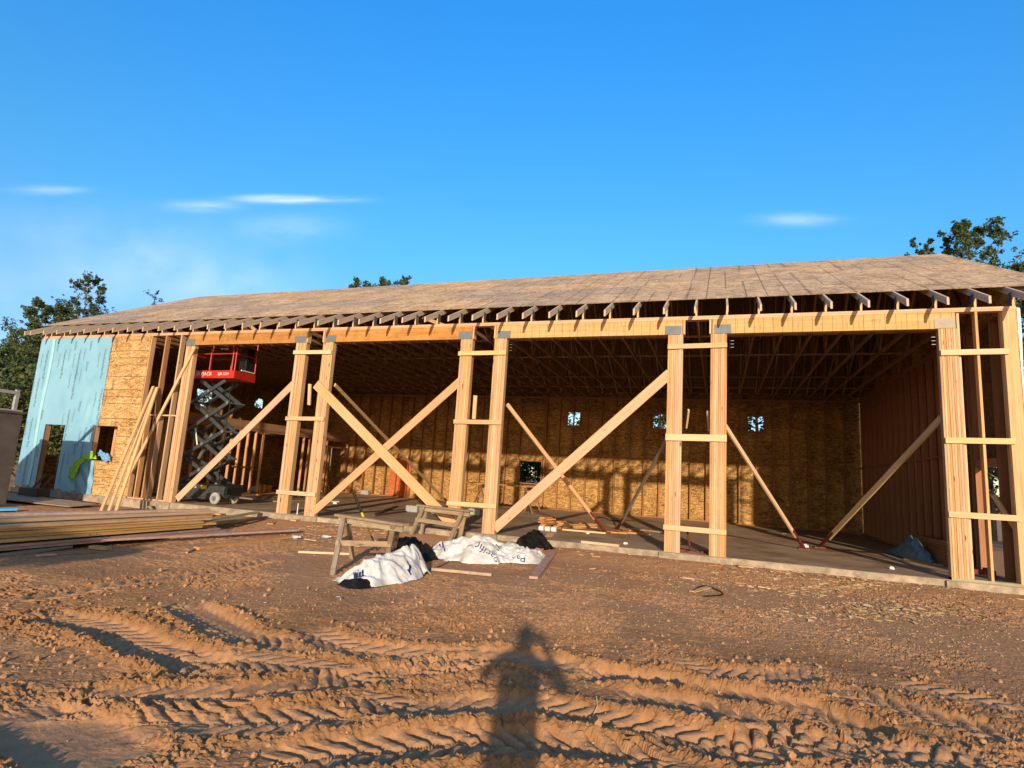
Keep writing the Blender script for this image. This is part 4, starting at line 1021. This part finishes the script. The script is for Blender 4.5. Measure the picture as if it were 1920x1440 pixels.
slab_board((1140, 985), (1215, 1004), .12, W_ORANGE, 'reddish board on the slab behind the loose row of offcuts')
slab_board((700, 968), (760, 960), .1, W_DARK, 'dark board on the slab left of the third post pair')
# cinder blocks
for k, (p, lb) in enumerate(((ZP(760, 212), 'grey concrete block beyond the slab edge behind the grey sawhorse, the left one'), (ZP(1175, 232), 'grey concrete block between the posts of the third pair'), (Z2(1320, 1190), 'far grey concrete block on the floor before the red sheet'))):
    c = at(*p, 'z', 0); m = MB(); 
    for a, b_, e, f in ((-.2, .2, -.1, -.06), (-.2, .2, .06, .1), (-.2, -.16, -.06, .06), (.16, .2, -.06, .06), (-.02, .02, -.06, .06)): m.box(a, b_, e, f, 0.002, .19)
    tag(m.build('concrete_block', CINDER, None, (0, 0, 0)), lb, 'concrete block', 'concrete blocks on the slab').location = c
for k, (p, s_, lb) in enumerate(((ZP(240, 160), .07, 'small white scrap on the floor beyond the second post pair'), (ZP(915, 225), .13, 'crumpled white bag lying behind the grey sawhorse'), (Z7(1020, 915), .05, 'small white scrap in front of the loose offcuts'), (Z7(1380, 1015), .05, 'small pale scrap on the slab left of the fourth post pair'), (Z6(265, 1010), .07, 'white paper scrap at the foot of the two steel braces'), (Z6(880, 1165), .05, 'tiny white scrap on the slab in the right bay'), (Z2(500, 1110), .16, 'white object standing on the floor behind the lift'), (Z2(610, 1170), .2, 'white and blue bag by the partition at the left'))):
    c = at(*p, 'z', 0); bm = bmesh.new(); bmesh.ops.create_icosphere(bm, subdivisions=3, radius=s_)
    for v in bm.verts:
        f = 1+.5*(float(fbm(np.array([v.co.x*14+k*9]), np.array([v.co.y*14+v.co.z*9]), 2)[0])-.5)*2; v.co *= f; v.co.z = max(v.co.z*.7+s_*.4, .002)
    me_ = bpy.data.meshes.new('paper_scrap'); bm.to_mesh(me_); bm.free(); me_.materials.append(PAPER)
    ob = bpy.data.objects.new('paper_scrap', me_); COL.objects.link(ob); ob.location = c; tag(ob, lb, 'scrap')
c = at(*Z2(670, 1175), 'z', 0); t = thing('cardboard_box', c, 'brown cardboard box on the floor by the left partition', 'box'); m = MB(); m.box(-.22, .22, -.16, .16, .002, .3); m.build('box_body', W_ORANGE, t); m = MB(); m.beam((-.22, -.16, .3), (-.22, -.28, .36), .4, .01, (1, 0, 0)); m.build('flap', W_ORANGE, t)
# crumpled blue tarp and plank stack in the right bay
p = at(*Z6(1090, 1080), 'z', 0); org = (p.x, p.y, 0)
gt = crumple([(3.95, 4.6, .10, .03), (4.12, 4.1, .20, .2), (4.22, 3.5, .24, .50), (4.30, 2.95, .18, .25)], 50, 40, 44, .08)
gt = (gt[0], gt[1], np.maximum(gt[2]-np.array([ground_h(gt[0][i], gt[1][i], False)[0] for i in range(50)]), .01) if False else np.maximum(gt[2], .01))
tt = sheet('blue_tarp', gt, BLUETARP, None, org); tag(tt, 'crumpled slate-blue tarp on the slab in the right bay', 'tarp')
for k in range(11):
    board('stacked_plank', (4.66+rnd(-.015, .015), 2.35+rnd(-.05, .05), .02+.046*k), (4.67+rnd(-.015, .015), 4.7+rnd(-.05, .05), .02+.046*k), .30, .038, W_STUD, 'plank in the tall narrow stack beside the blue tarp at the right wall', 'plank', 'planks stacked at the right wall')
# rusty bar at lower right
a = at(*Z6(1560, 1200), 'z', .06); b_ = at(1925, 1120, 'z', -.2)
tag(MB().tube([a, b_+(b_-a)*.3], .02, 8).build('steel_bar', REDSTEEL, None, a), 'thin rusty steel bar sticking out over the slab at the lower right corner', 'steel bar')
m = MB(); c = at(*Z6(1530, 1205), 'z', .04); m.box(c.x-.2, c.x+.18, c.y-.05, c.y+.15, .045, .13); m.box(c.x+.02, c.x+.1, c.y, c.y+.08, .13, .17)
tag(m.build('tool_case', REDSTEEL, None, (c.x, c.y, .045)), 'low red case on the sill inside the right open stud bay', 'case')
# hanging jackets on the window sill
def rag(name, mat, pts, seed, label, cat, th=.05):
    P_ = [Vector(p) for p in pts]; m = MB(); nu, nv = 26, 14; rr = random.Random(seed)
    for i in range(nu):
        f = i/(nu-1)*(len(P_)-1); k_ = min(int(f), len(P_)-2); c = P_[k_].lerp(P_[k_+1], f-k_); d = (P_[k_+1]-P_[k_]).normalized(); sx_ = d.cross(Vector((0, 1, 0))).normalized()
        w_ = th*(1.35+.45*math.sin(i*.3+seed)+.12*math.sin(i*1.3))
        for j in range(nv):
            t = j/(nv-1)*2-1
            m.v.append(tuple(c+sx_*t*w_+Vector((0, -.02-.022*math.sin(t*7+i*.35+seed)-.03*(1-t*t), .012*math.sin(i*1.1+t*3)))))
    for i in range(nu-1):
        for j in range(nv-1):
            a = i*nv+j; m.f.append((a, a+1, a+nv+1, a+nv)); m.uv += [(0, 0)]*4; m.m.append(0)
    ob = m.build(name, mat, None, P_[0], True); sd2 = ob.modifiers.new('s', 'SOLIDIFY'); sd2.thickness = .006
    return tag(ob, label, cat)
rag('jacket', LIME, [(-17.66, .05, 1.16), (-17.72, -.06, 1.10), (-17.92, -.09, 1.06), (-18.12, -.11, .90), (-18.27, -.10, .66), (-18.36, -.10, .42)], 2, 'lime green jacket hanging over the lower left corner of the square window', 'jacket', .085)
rag('glove', LIME, [(-17.70, -.05, 1.05), (-17.70, -.06, 1.16), (-17.68, -.06, 1.26)], 5, 'lime green glove propped on the sill of the square window', 'glove', .05)
rag('cloth', BLUEFAB, [(-17.40, -.03, 1.24), (-17.25, -.05, 1.18), (-17.05, -.05, 1.10), (-16.95, -.05, 1.0)], 3, 'light blue cloth draped over the sill of the square window', 'cloth', .07)
# cables on the dirt
def cable(name, pts, r, mat, label, cat='cable', z=None):
    P_ = []
    for px, py in pts:
        p = at(px, py, 'z', -.30 if z is None else z); p.z = (gz(p.x, p.y) if z is None else z)+r+.008; P_.append(p)
    Q = []
    for i in range(len(P_)-1):
        for k in range(6):
            t = k/6; a, b_, c_, d_ = P_[max(i-1, 0)], P_[i], P_[i+1], P_[min(i+2, len(P_)-1)]
            Q.append(.5*((2*b_)+(-a+c_)*t+(2*a-5*b_+4*c_-d_)*t*t+(-a+3*b_-3*c_+d_)*t**3))
    Q.append(P_[-1])
    if z is None:
        for q_ in Q: q_.z = gz(q_.x, q_.y)+r+.012
    return tag(MB().tube(Q, r, 6).build(name, mat, None, Q[0], True), label, cat)
cable('cable', [ZP(0, 318), ZP(120, 322), ZP(280, 298), ZP(400, 330), ZP(500, 345), ZP(430, 350), ZP(370, 335)], .012, REDSTEEL, 'dark red extension cable looping on the dirt behind the front sawhorse')
cable('cable', [ZP(800, 600), ZP(860, 605), ZP(960, 575), ZP(1000, 545), ZP(900, 528), ZP(850, 560)], .008, BLACK, 'thin black cord curled on the dirt between the two white wraps', 'cord')
cable('cable', [Z7(1100, 760), Z7(1180, 770), Z7(1230, 790), Z7(1330, 800)], .015, BLACK, 'black hose lying on the slab between the middle braces', 'hose', 0.0)
cable('cable', [ZL(580, 430), ZL(562, 400), ZL(585, 385), ZL(615, 395), ZL(620, 425)], .006, BLACK, 'black plastic strap loop on the side of the lumber stack', 'strap', -.12)
cable('cable', [(1300, 1112), (1320, 1105), (1345, 1112), (1355, 1120), (1320, 1122)], .01, BLACK, 'black strap scrap on the dirt in front of the right bay', 'strap')
on_ground(1298, 1115, 1330, 1108, .10, .012, W_YEL, 'flat yellow scrap under the black strap in front of the right bay', 0, 'scrap')
for p, q_, mt, lb in (((1111, 1345), (1118, 1325), W_RAIL, 'thin pale splinter standing out of the churned dirt in the foreground'), ((630, 1122), (638, 1133), PAPER, 'small curved white scrap on the mound below the near wrap')):
    a = gp(*p); b_ = gp(*q_); za = gz(a.x, a.y)
    tag(MB().tube([(a.x, a.y, za), ((a.x+b_.x)/2+.02, (a.y+b_.y)/2, za+.035), (b_.x, b_.y, gz(b_.x, b_.y)+.03)], .0045, 6).build('stick', mt, None, (a.x, a.y, za)), lb, 'stick')
for k, ((px, py), lb) in enumerate((((554, 1017), 'crushed clear bottle on the dirt right of the long pinkish board'), ((611, 1017), 'crushed clear bottle on the dirt left of the front sawhorse'), ((1195, 1050), 'crushed clear bottle on the dirt below the fourth post pair'))):
    c = gp(px, py); z = gz(c.x, c.y)+.04
    t = thing('bottle', (c.x, c.y, z), lb, 'bottle', 'crushed bottles on the dirt'); m = MB(); m.tube([(-.1, 0, 0), (-.09, 0, 0), (.03, 0, 0), (.07, 0, .005), (.10, 0, .01)], [.015, .035, .033, .014, .013], 12); m.build('bottle_body', PLASTIC, t, (0, 0, 0), True); MB().tube([(.10, 0, .01), (.115, 0, .012)], .016, 10).build('cap', PAPER, t)
on_ground(350, 1036, 366, 1028, .04, .02, STEEL_L, 'short grey metal strip lying left of the orange-brown plank', 0, 'metal strip')
# anchor bolts / jack between posts
m = MB(); m.tube([(-10.15, .10, 0), (-10.15, .10, .28)], .012, 8); tag(m.build('anchor_bolt', WHITE, None, (-10.15, .1, 0)), 'white anchor bolt between the posts of the second pair', 'bolt')
m = MB(); m.tube([(-10.02, .35, 0), (-10.08, .30, .5)], .035, 8); m.box(-10.12, -9.92, .28, .42, .001, .03); tag(m.build('steel_prop', BLACK, None, (-10.02, .35, 0)), 'black steel prop standing between the posts of the second pair', 'prop')
m = MB(); m.tube([(-.52, .30, 0), (-.60, .22, .45)], .022, 8); m.box(-.6, -.42, .24, .38, .001, .03); tag(m.build('steel_prop', REDSTEEL, None, (-.52, .3, 0)), 'rusty steel prop standing between the posts of the fourth pair', 'prop')

# ------------------------------------------------------------------ dumpster at the left edge
q = thing('dumpster', (-18.2, -5.6, -.25), 'tall brown-grey steel dumpster cut off by the left edge of the picture', 'dumpster'); o = (-18.2, -5.6, -.25)
m = MB(); m.box(-17.06, -17.0, -9.0, -2.5, -.2, 2.10, 'y'); m.box(-19.4, -17.06, -2.56, -2.5, -.2, 2.10); m.box(-19.4, -19.34, -9, -2.56, -.2, 2.10, 'y'); m.box(-19.34, -17.06, -9, -8.94, -.2, 2.10); m.box(-19.34, -17.06, -8.94, -2.56, -.18, -.1)
m.build('container_body', DUMP, q, o)
m = MB(); m.box(-17.09, -16.97, -9.03, -2.47, 2.102, 2.16, 'y'); m.box(-19.43, -17.09, -2.59, -2.47, 2.102, 2.16)
m.build('rim', DUMP, q, o)
m = MB(); m.box(-17.15, -17.07, -2.70, -2.62, 2.16, 2.72, 'z'); m.box(-17.15, -17.07, -7.0, -2.70, 2.60, 2.68, 'y'); m.box(-17.15, -17.07, -6.9, -6.82, 2.16, 2.6, 'z'); m.box(-17.14, -17.03, -3.4, -2.5, 2.162, 2.20, 'y'); m.build('guard_rail', RAILGREY, q, o)

# ------------------------------------------------------------------ wood chips and stones
def scatter(name, n, region, mat, size, seed, elong, kindlabel):
    rr = np.random.RandomState(seed); m = MB(); pts = []
    while len(pts) < n:
        c = rr.randint(len(region)); px, py, sx, sy = region[c]
        x, y = px+rr.randn()*sx, py+rr.randn()*sy
        p = at(x, min(max(y, 1000), 1500), 'z', -.31)
        if p.y > -.13 or p.y < -10.8 or p.x > 7.5: continue
        pts.append((p.x, p.y))
    P_ = np.array(pts); hz, _ = ground_h(P_[:, 0], P_[:, 1])
    for (x, y), z in zip(pts, hz):
        a = rr.rand()*PI; l = size*(.4+rr.rand()**2*1.6); w = l/(1+rr.rand()*elong); t = rr.randn(2)*.25
        dx, dy = math.cos(a)*l, math.sin(a)*l; ex, ey = -math.sin(a)*w, math.cos(a)*w; zz = z+.006+.2*w
        m.poly([(x-dx, y-dy, zz-l*t[0]*.3), (x+ex, y+ey, zz+w*.5), (x+dx, y+dy, zz+l*t[0]*.3), (x-ex, y-ey, zz)])
        i = len(m.v)-4; m.v.append((x, y, z-.004)); k_ = len(m.v)-1
        for e in range(4): m.f.append((i+e, i+(e+1) % 4, k_)); m.uv += [(0, 0)]*3; m.m.append(0)
    return tag(m.build(name, mat), None, None, None, 'stuff')
scatter('wood_chips', 3200, [(1400, 1090, 180, 18), (1600, 1110, 190, 16), (1780, 1120, 130, 18), (1500, 1150, 200, 22), (1700, 1150, 160, 20), (1250, 1075, 160, 22), (1080, 1130, 170, 30), (1900, 1120, 60, 10), (1820, 1190, 120, 25)], CHIPM, .012, 4, 3.5, '')
scatter('straw', 1700, [(1590, 1112, 90, 5), (1480, 1090, 120, 7), (1750, 1105, 100, 8), (1850, 1110, 60, 6), (1650, 1150, 120, 8), (640, 1005, 60, 12), (1180, 1040, 60, 6)], CHIPM, .04, 5, 9, '')
scatter('pale_pebbles', 1500, [(960, 1090, 220, 35), (1250, 1140, 200, 40), (700, 1120, 250, 40), (450, 1060, 200, 30), (1500, 1200, 250, 60), (900, 1300, 500, 80)], CHIPM, .008, 6, 1.0, '')

rr = random.Random(91)
for k in range(34):
    px = rr.choice((rr.uniform(560, 840), rr.uniform(1060, 1780), rr.uniform(1120, 1500))); py = 1000+(px-840)*.105+rr.uniform(6, 46)
    a = at(px, py, 'z', -.26); an = rr.uniform(0, PI); l = rr.uniform(.04, .14)
    if a.y > -.2: a.y = -.2-rr.random()*.3
    m = MB().beam((-l, 0, 0), (l, 0, 0), rr.uniform(.03, .09), .014, (0, 1, 0))
    ob = m.build('wood_scrap', rr.choice((W_RAIL, W_PILE, W_ORANGE)), None, (0, 0, 0)); ob.location = (a.x, a.y, gz(a.x, a.y)+.016); ob.rotation_euler = (rr.uniform(-.12, .12), rr.uniform(-.12, .12), an)
    tag(ob, 'small wood scrap lying on the dirt along the slab edge', 'scrap', 'wood scraps along the slab edge')
def clods(n_, seed):
    r_ = np.random.RandomState(seed); P_ = []
    while len(P_) < n_:
        x = r_.uniform(-7.5, 3.5, 4000); y = -12.486+2.2+r_.rand(4000)**1.6*7.5; _, so_ = ground_h(x, y, False); kp = so_ > r_.uniform(.35, 1.1, 4000)
        P_ += list(zip(x[kp], y[kp]))
    P_ = np.array(P_[:n_]); hz, _ = ground_h(P_[:, 0], P_[:, 1]); m = MB()
    ico = [(0, 0, 1), (.9, 0, .3), (.28, .85, .3), (-.72, .53, .3), (-.72, -.53, .3), (.28, -.85, .3), (.72, .53, -.5), (-.28, .85, -.5), (-.9, 0, -.5), (-.28, -.85, -.5), (.72, -.53, -.5)]
    fc = [(0, 1, 2), (0, 2, 3), (0, 3, 4), (0, 4, 5), (0, 5, 1), (1, 6, 2), (2, 6, 7), (2, 7, 3), (3, 7, 8), (3, 8, 4), (4, 8, 9), (4, 9, 5), (5, 9, 10), (5, 10, 1), (1, 10, 6)]
    for (x, y), z in zip(P_, hz):
        s_ = .004+.021*r_.rand()**4; sx, sy, sz = s_*(.7+.7*r_.rand(3)); a = r_.rand()*6.28; c_, d_ = math.cos(a), math.sin(a); i = len(m.v)
        for p in ico:
            j = .8+.4*r_.rand(); u_, v_ = p[0]*sx*j, p[1]*sy*j; m.v.append((x+u_*c_-v_*d_, y+u_*d_+v_*c_, z+p[2]*sz*j+.3*sz))
        for f in fc: m.f.append(tuple(i+e for e in f)); m.uv += [(0, 0)]*3; m.m.append(0)
    return tag(m.build('dirt_clods', DIRT), kind='stuff')
clods(4600, 8)

# ------------------------------------------------------------------ trees
def tree(top, base, spread, seed, label, leaves=9000, ls=.17, mat=LEAF_A, bark=BARK, low=.25, sparse=1.0, name='deciduous_tree', limbs=26, group=None, conic=.6, cr_=1.0, el_=1.0):
    rr = random.Random(seed); bx, by, bz = base; H_ = top-bz
    t = thing(name, base, label, 'tree', group); o = base
    m = MB(); n = 10; pts = []; r0_ = .012*H_+.05
    for k in range(n+1):
        f = k/n; pts.append(Vector((bx+math.sin(f*3+seed)*.25*f, by+math.cos(f*2.3+seed)*.25*f, bz+f*H_*.97)))
    m.tube(pts, [r0_*(1-.93*k/n) for k in range(n+1)], 8)
    tips = []
    for k in range(limbs):
        f = low+(1-low)*((k+.5)/limbs)**.9; p = pts[0].lerp(pts[-1], f); idx = min(int(f*n), n-1); p = pts[idx].lerp(pts[idx+1], f*n-idx)
        an = k*2.4+rr.uniform(-.5, .5); rel = (1-f)/(1-low)
        ln = spread*(.25+.9*rel**conic)*rr.uniform(.6, 1.15); el = rr.uniform(.5, 1.0)*el_
        q1 = p+Vector((math.cos(an)*ln*.5, math.sin(an)*ln*.5, ln*.35*el)); q2 = q1+Vector((math.cos(an+rr.uniform(-.4, .4))*ln*.45, math.sin(an)*ln*.45, ln*.55*el))
        q1.z = min(q1.z, top-.15); q2.z = min(q2.z, top-.05)
        m.tube([p, q1, q2], [r0_*.35*(1.05-f)+.015, r0_*.18*(1.05-f)+.012, .008], 5)
        for s_ in range(5):
            g_ = rr.uniform(.3, 1); a_ = q1.lerp(q2, g_) if g_ > .4 else p.lerp(q1, g_+.4)
            b_ = a_+Vector((rr.gauss(0, .5), rr.gauss(0, .5), rr.uniform(.1, .9)))*ln*.33
            m.tube([a_, b_], [.014, .005], 4, 0, False); tips.append((a_, b_, ln))
        tips.append((q1, q2, ln)); tips.append((q1.lerp(q2, .5), q2, ln))
    tips.append((pts[-3], pts[-1], spread*.5)); tips.append((pts[-2], pts[-1], spread*.4)); tips.append((pts[-2], pts[-1]+Vector((0, 0, .25)), spread*.3))
    m.build('trunk', bark, t, o)
    V = []; F = []
    clumps = []
    for a_, b_, ln in tips:
        if b_.z > top+.15: continue
        for _ in range(4):
            f = rr.random(); c = a_.lerp(b_, f)+Vector((rr.gauss(0, .08), rr.gauss(0, .08), rr.gauss(0, .08)))*ln; clumps.append((c, rr.uniform(.14, .34)*min(1.0, .35+ln*.25)*cr_))
    per = max(3, int(leaves/len(clumps)))
    for c, r_ in clumps:
        if rr.random() > sparse: continue
        for _ in range(per):
            d = Vector((rr.gauss(0, 1), rr.gauss(0, 1), rr.gauss(0, 1))); d = d.normalized()*r_*rr.random()**.4
            p = c+d; s_ = ls*rr.uniform(.55, 1.25); a_ = Vector((rr.gauss(0, 1), rr.gauss(0, 1), rr.gauss(0, .7))).normalized(); b_ = a_.cross(Vector((rr.gauss(0, 1), rr.gauss(0, 1), rr.gauss(0, 1)))).normalized()
            i = len(V); V += [tuple(p-a_*s_*.6-Vector(o)), tuple(p+b_*s_*.35-Vector(o)), tuple(p+a_*s_*.6-Vector(o)), tuple(p-b_*s_*.35-Vector(o))]; F.append((i, i+1, i+2, i+3))
    me_ = bpy.data.meshes.new('crown'); me_.from_pydata(V, [], F); me_.materials.append(mat); ob = bpy.data.objects.new('crown', me_); COL.objects.link(ob); ob.parent = t
    return t
GZ = -.27
def tree_at(px, py, y, spread, seed, label, **kw):
    p = at(px, py, 'y', y); return tree(p.z, (p.x, y, GZ), spread, seed, label, **kw)
tree_at(175, 520, 24, 3.2, 1, 'tall slender tree with an airy pointed crown above the left roof corner', leaves=30000, ls=.12, low=.2, limbs=60, bark=BARKP, conic=.8, cr_=.8, el_=1.5)
tree_at(100, 572, 14, 2.8, 2, 'broad leafy tree directly behind the left end of the building', leaves=36000, ls=.13, low=.08, limbs=60, mat=LEAF_B, cr_=1.0, el_=1.3)
tree_at(20, 655, 10, 2.4, 3, 'lower bushy tree at the left edge of the picture', leaves=20000, ls=.13, low=.04, limbs=44, mat=LEAF_B, cr_=.9)
tree_at(-70, 680, 16, 3.4, 13, 'tree mostly beyond the left edge of the picture', leaves=14000, ls=.2, low=.06, limbs=36)
tree_at(45, 640, 20, 3.2, 4, 'dark tree filling the gap left of the wrapped wall', leaves=16000, ls=.2, low=.03, limbs=40)
tree_at(288, 540, 26, 1.9, 5, 'thin almost bare treetop peeking over the left part of the roof', leaves=2500, ls=.14, low=.5, limbs=22, sparse=.55)
tree_at(668, 529, 24, 2.9, 6, 'small dark treetop peeking over the ridge, left of its neighbour', leaves=14000, ls=.16, low=.2, limbs=40)
tree_at(738, 522, 24, 3.1, 7, 'rounded dark treetop peeking over the middle of the ridge', leaves=16000, ls=.16, low=.2, limbs=44)
tree_at(1735, 452, 22, 1.7, 8, 'slim dark tree behind the right end of the ridge', leaves=12000, ls=.115, low=.1, limbs=40, conic=.45, cr_=.7, el_=2.2)
tree_at(1822, 430, 21, 2.4, 9, 'tallest dark poplar with upright branches behind the right gable', leaves=26000, ls=.115, low=.06, limbs=56, conic=.4, cr_=.7, el_=2.2)
tree_at(1892, 500, 19, 2.2, 10, 'dark tree at the right edge showing beside the roof verge', leaves=20000, ls=.115, low=.04, limbs=48, conic=.5, cr_=.8, el_=1.8)
tree_at(1960, 520, 15, 2.8, 11, 'leafy tree just beyond the right corner post', leaves=16000, ls=.16, low=.03, limbs=40)
for k_, (x_, lb_) in enumerate(((-8.6, 'low dense bush outside the low opening of the back wall'), (-24.6, 'low dense bush outside the gable opening at the far left'))):
    tree(3.4, (x_, 17.5 if k_ == 0 else 2.2, GZ), 2.0, 80+k_, lb_, leaves=16000, ls=.13, low=.02, limbs=44, mat=LEAF_B, name='bush', cr_=1.6, conic=.2)
k = 0
for px, y, tp in ((250, 30, 700), (360, 27, 690), (470, 30, 690), (560, 27, 700), (820, 26, 690), (960, 28, 690), (1060, 22, 700), (1180, 26, 700), (1300, 22, 690), (1420, 21, 700), (1540, 26, 700)):
    tree_at(px, tp, y, 3.0, 30+k, ('green tree seen only through the window openings of the back wall'), leaves=8000, ls=.22, low=.04, limbs=30, mat=LEAF_B, group='trees behind the back wall', name='deciduous_tree'); k += 1
# trees beyond the far left and right, seen through the gable openings
tree(4.6, (-29, 3.5, GZ), 2.4, 50, 'bushy tree seen through the narrow door opening at the left', leaves=14000, ls=.18, low=.02, limbs=40, mat=LEAF_B)
tree(8, (13, 6, GZ), 3.0, 51, 'dark tree seen through the door opening of the right wall', leaves=12000, ls=.18, low=.02, limbs=36)
# unseen trees added behind the viewpoint to throw shade on the left foreground
for k, x in enumerate((-7.0, -8.0, -9.0, -10.0)):
    tree(2.05+.06*k, (x, -15.0, GZ), .55, 60+k, ('unseen young tree added to shade the dirt before the lumber stack'), leaves=7000, ls=.10, low=.86, limbs=22, group='unseen trees added to shade the left foreground', conic=.2)

# ------------------------------------------------------------------ the person taking the picture
def person():
    bx, by = 0.02, -12.95; gz0 = G0(np.array([0.]), np.array([by]))[0]
    J = {'pel': (bx, by, .62), 'spine': (bx, by, .85), 'chest': (bx, by+.01, 1.08), 'neck': (bx, by, 1.24), 'head': (bx, by+.02, 1.36), 'crown': (bx, by+.02, 1.47),
         'ls': (bx-.19, by, 1.14), 'le': (bx-.36, by+.12, .98), 'lw': (bx-.11, by+.36, 1.20), 'rs': (bx+.19, by, 1.14), 're': (bx+.36, by+.12, .98), 'rw': (bx+.11, by+.36, 1.20),
         'lh': (bx-.10, by, .58), 'lk': (bx-.12, by+.02, .13), 'la': (bx-.13, by, -.26), 'lf': (bx-.14, by+.15, -.30), 'rh': (bx+.10, by, .58), 'rk': (bx+.12, by+.02, .13), 'ra': (bx+.13, by, -.26), 'rf': (bx+.14, by+.15, -.30)}
    R_ = {'pel': .14, 'spine': .135, 'chest': .15, 'neck': .06, 'head': .095, 'crown': .08, 'ls': .065, 'le': .048, 'lw': .03, 'lh': .095, 'lk': .06, 'la': .045, 'lf': .045}
    Ed = [('pel', 'spine'), ('spine', 'chest'), ('chest', 'neck'), ('neck', 'head'), ('head', 'crown')]+[e for s in 'lr' for e in (('chest', s+'s'), (s+'s', s+'e'), (s+'e', s+'w'), ('pel', s+'h'), (s+'h', s+'k'), (s+'k', s+'a'), (s+'a', s+'f'))]
    names = list(J); rad = {n_: R_.get(n_, R_.get('l'+n_[1:], .05)) for n_ in names}
    for s in 'lr':   # five fingers closing on the phone
        sg = -1 if s == 'l' else 1
        for f in range(5):
            a = s+'p%d' % f; b_ = s+'q%d' % f; w = Vector(J[s+'w']); zo = -.02+.018*f
            J[a] = tuple(w+Vector((-sg*.02, .045, zo+.03))); J[b_] = tuple(w+Vector((-sg*.055, .06, zo+.035))); rad[a] = .009; rad[b_] = .008; names += [a, b_]; Ed += [(s+'w', a), (a, b_)]
    me_ = bpy.data.meshes.new('person'); org = Vector((bx, by, float(gz0)))
    me_.from_pydata([tuple(Vector(J[n_])-org) for n_ in names], [(names.index(a), names.index(b_)) for a, b_ in Ed], [])
    ob = bpy.data.objects.new('person', me_); COL.objects.link(ob); ob.location = org
    sk = ob.modifiers.new('skin', 'SKIN')
    for i, n_ in enumerate(names): me_.skin_vertices[0].data[i].radius = (rad[n_], rad[n_])
    me_.skin_vertices[0].data[0].use_root = True
    s = ob.modifiers.new('sub', 'SUBSURF'); s.levels = s.render_levels = 2; me_.materials.append(CLOTH)
    tag(ob, 'person in dark clothes standing behind the viewpoint, whose shadow falls on the churned dirt', 'person')
    tag(MB().box(-.075, .075, -.004, .004, -.036, .036).build('phone', BLACK, None, (0, 0, 0)), 'phone held up in both hands by the person behind the viewpoint', 'phone').location = (bx, by+.40, 1.26)
person()

# ------------------------------------------------------------------ light and sky
Ld = Vector((-.29, 1, -.255)).normalized()
sd_ = bpy.data.lights.new('sun', 'SUN'); sd_.energy = 4.1; sd_.angle = math.radians(.8); sd_.color = (1.0, .82, .60)
so = bpy.data.objects.new('sun', sd_); COL.objects.link(so); so.rotation_euler = Ld.to_track_quat('-Z', 'Y').to_euler()
w = bpy.data.worlds.new('World'); C.world = w; w.use_nodes = True; nt = w.node_tree; n = N(nt)
bg = nt.nodes['Background']
sky = n('ShaderNodeTexSky', sky_type='NISHITA'); sky.sun_disc = False
sky.sun_elevation = math.asin(-Ld.z); sky.sun_rotation = math.atan2(-Ld.x, -Ld.y); sky.air_density = 1.0; sky.dust_density = .3; sky.ozone_density = 2.5
dirv = n('ShaderNodeTexCoord').outputs['Generated']
zz_ = n('ShaderNodeSeparateXYZ', {0: dirv}).outputs[2]
tint = n.ramp(zz_, [(0.0, (1.15/2.4, 1.0/2.4, 0.95/2.4)), (0.2, (0.68/2.4, 1.02/2.4, 1.38/2.4)), (0.36, (0.53/2.4, 1.29/2.4, 1.56/2.4)), (0.68, (0.32/2.4, 1.53/2.4, 2.37/2.4))])
sunside = n('ShaderNodeMapRange', {'Value': n('ShaderNodeVectorMath', {0: dirv, 1: (.28, -.96, 0)}, operation='DOT_PRODUCT').outputs['Value'], 'From Min': 0.02, 'From Max': 0.6}).outputs[0]
tint = n.mix(sunside, n.mix(1.0, tint, (2.4, 2.4, 2.4), 'MULTIPLY'), (1.35, 1.0, .72))
col = n.mix(1.0, sky.outputs[0], tint, 'MULTIPLY')
# thin clouds: streaks placed on the sky dome
def streak(px, py, wpx, hpx, amt):
    c = ray(px, py); rr_ = (ray(px+20, py)-ray(px-20, py)).normalized(); uu = c.cross(rr_)
    a = n('ShaderNodeVectorMath', {0: dirv, 1: tuple(rr_)}, operation='DOT_PRODUCT').outputs['Value']
    b_ = n('ShaderNodeVectorMath', {0: dirv, 1: tuple(uu)}, operation='DOT_PRODUCT').outputs['Value']
    a = n.math('SUBTRACT', a, c.dot(rr_)); b_ = n.math('SUBTRACT', b_, c.dot(uu))
    nz = n('ShaderNodeTexNoise', {'Vector': n('ShaderNodeCombineXYZ', {0: n.math('MULTIPLY', a, 14.0), 1: n.math('MULTIPLY', b_, min(110.0, 700.0/hpx)), 2: px*.1}).outputs[0], 'Scale': 1.0, 'Detail': 5}).outputs[0]
    q_ = n.math('ADD', n.math('POWER', n.math('ABSOLUTE', n.math('DIVIDE', a, wpx/FPX)), 2.0), n.math('POWER', n.math('ABSOLUTE', n.math('DIVIDE', b_, hpx/FPX)), 2.0))
    f = n.math('EXPONENT', n.math('MULTIPLY', q_, -1.0))
    return n.math('MULTIPLY', n.math('MULTIPLY', f, n.ramp(nz, [(.3, (.2,)*3), (.65, (1, 1, 1))])), amt)
for s_ in ((560, 374, 72, 5.5, .7), (500, 372, 40, 5, .5), (385, 386, 42, 8, .4), (92, 356, 34, 5, .4), (1495, 412, 55, 9, .28), (540, 430, 80, 22, .2), (300, 500, 150, 50, .22), (420, 545, 130, 40, .22), (60, 540, 130, 30, .12), (150, 440, 160, 40, .10)):
    col = n.mix(streak(*s_), col, (7.0, 7.6, 8.6))
n.link(col, bg.inputs[0]); bg.inputs[1].default_value = .132
C.view_settings.view_transform = 'Standard'; C.view_settings.look = 'None'; C.view_settings.exposure = 0.35; C.view_settings.gamma = 1
C.render.engine = 'CYCLES'; C.cycles.max_bounces = 8; C.cycles.diffuse_bounces = 4
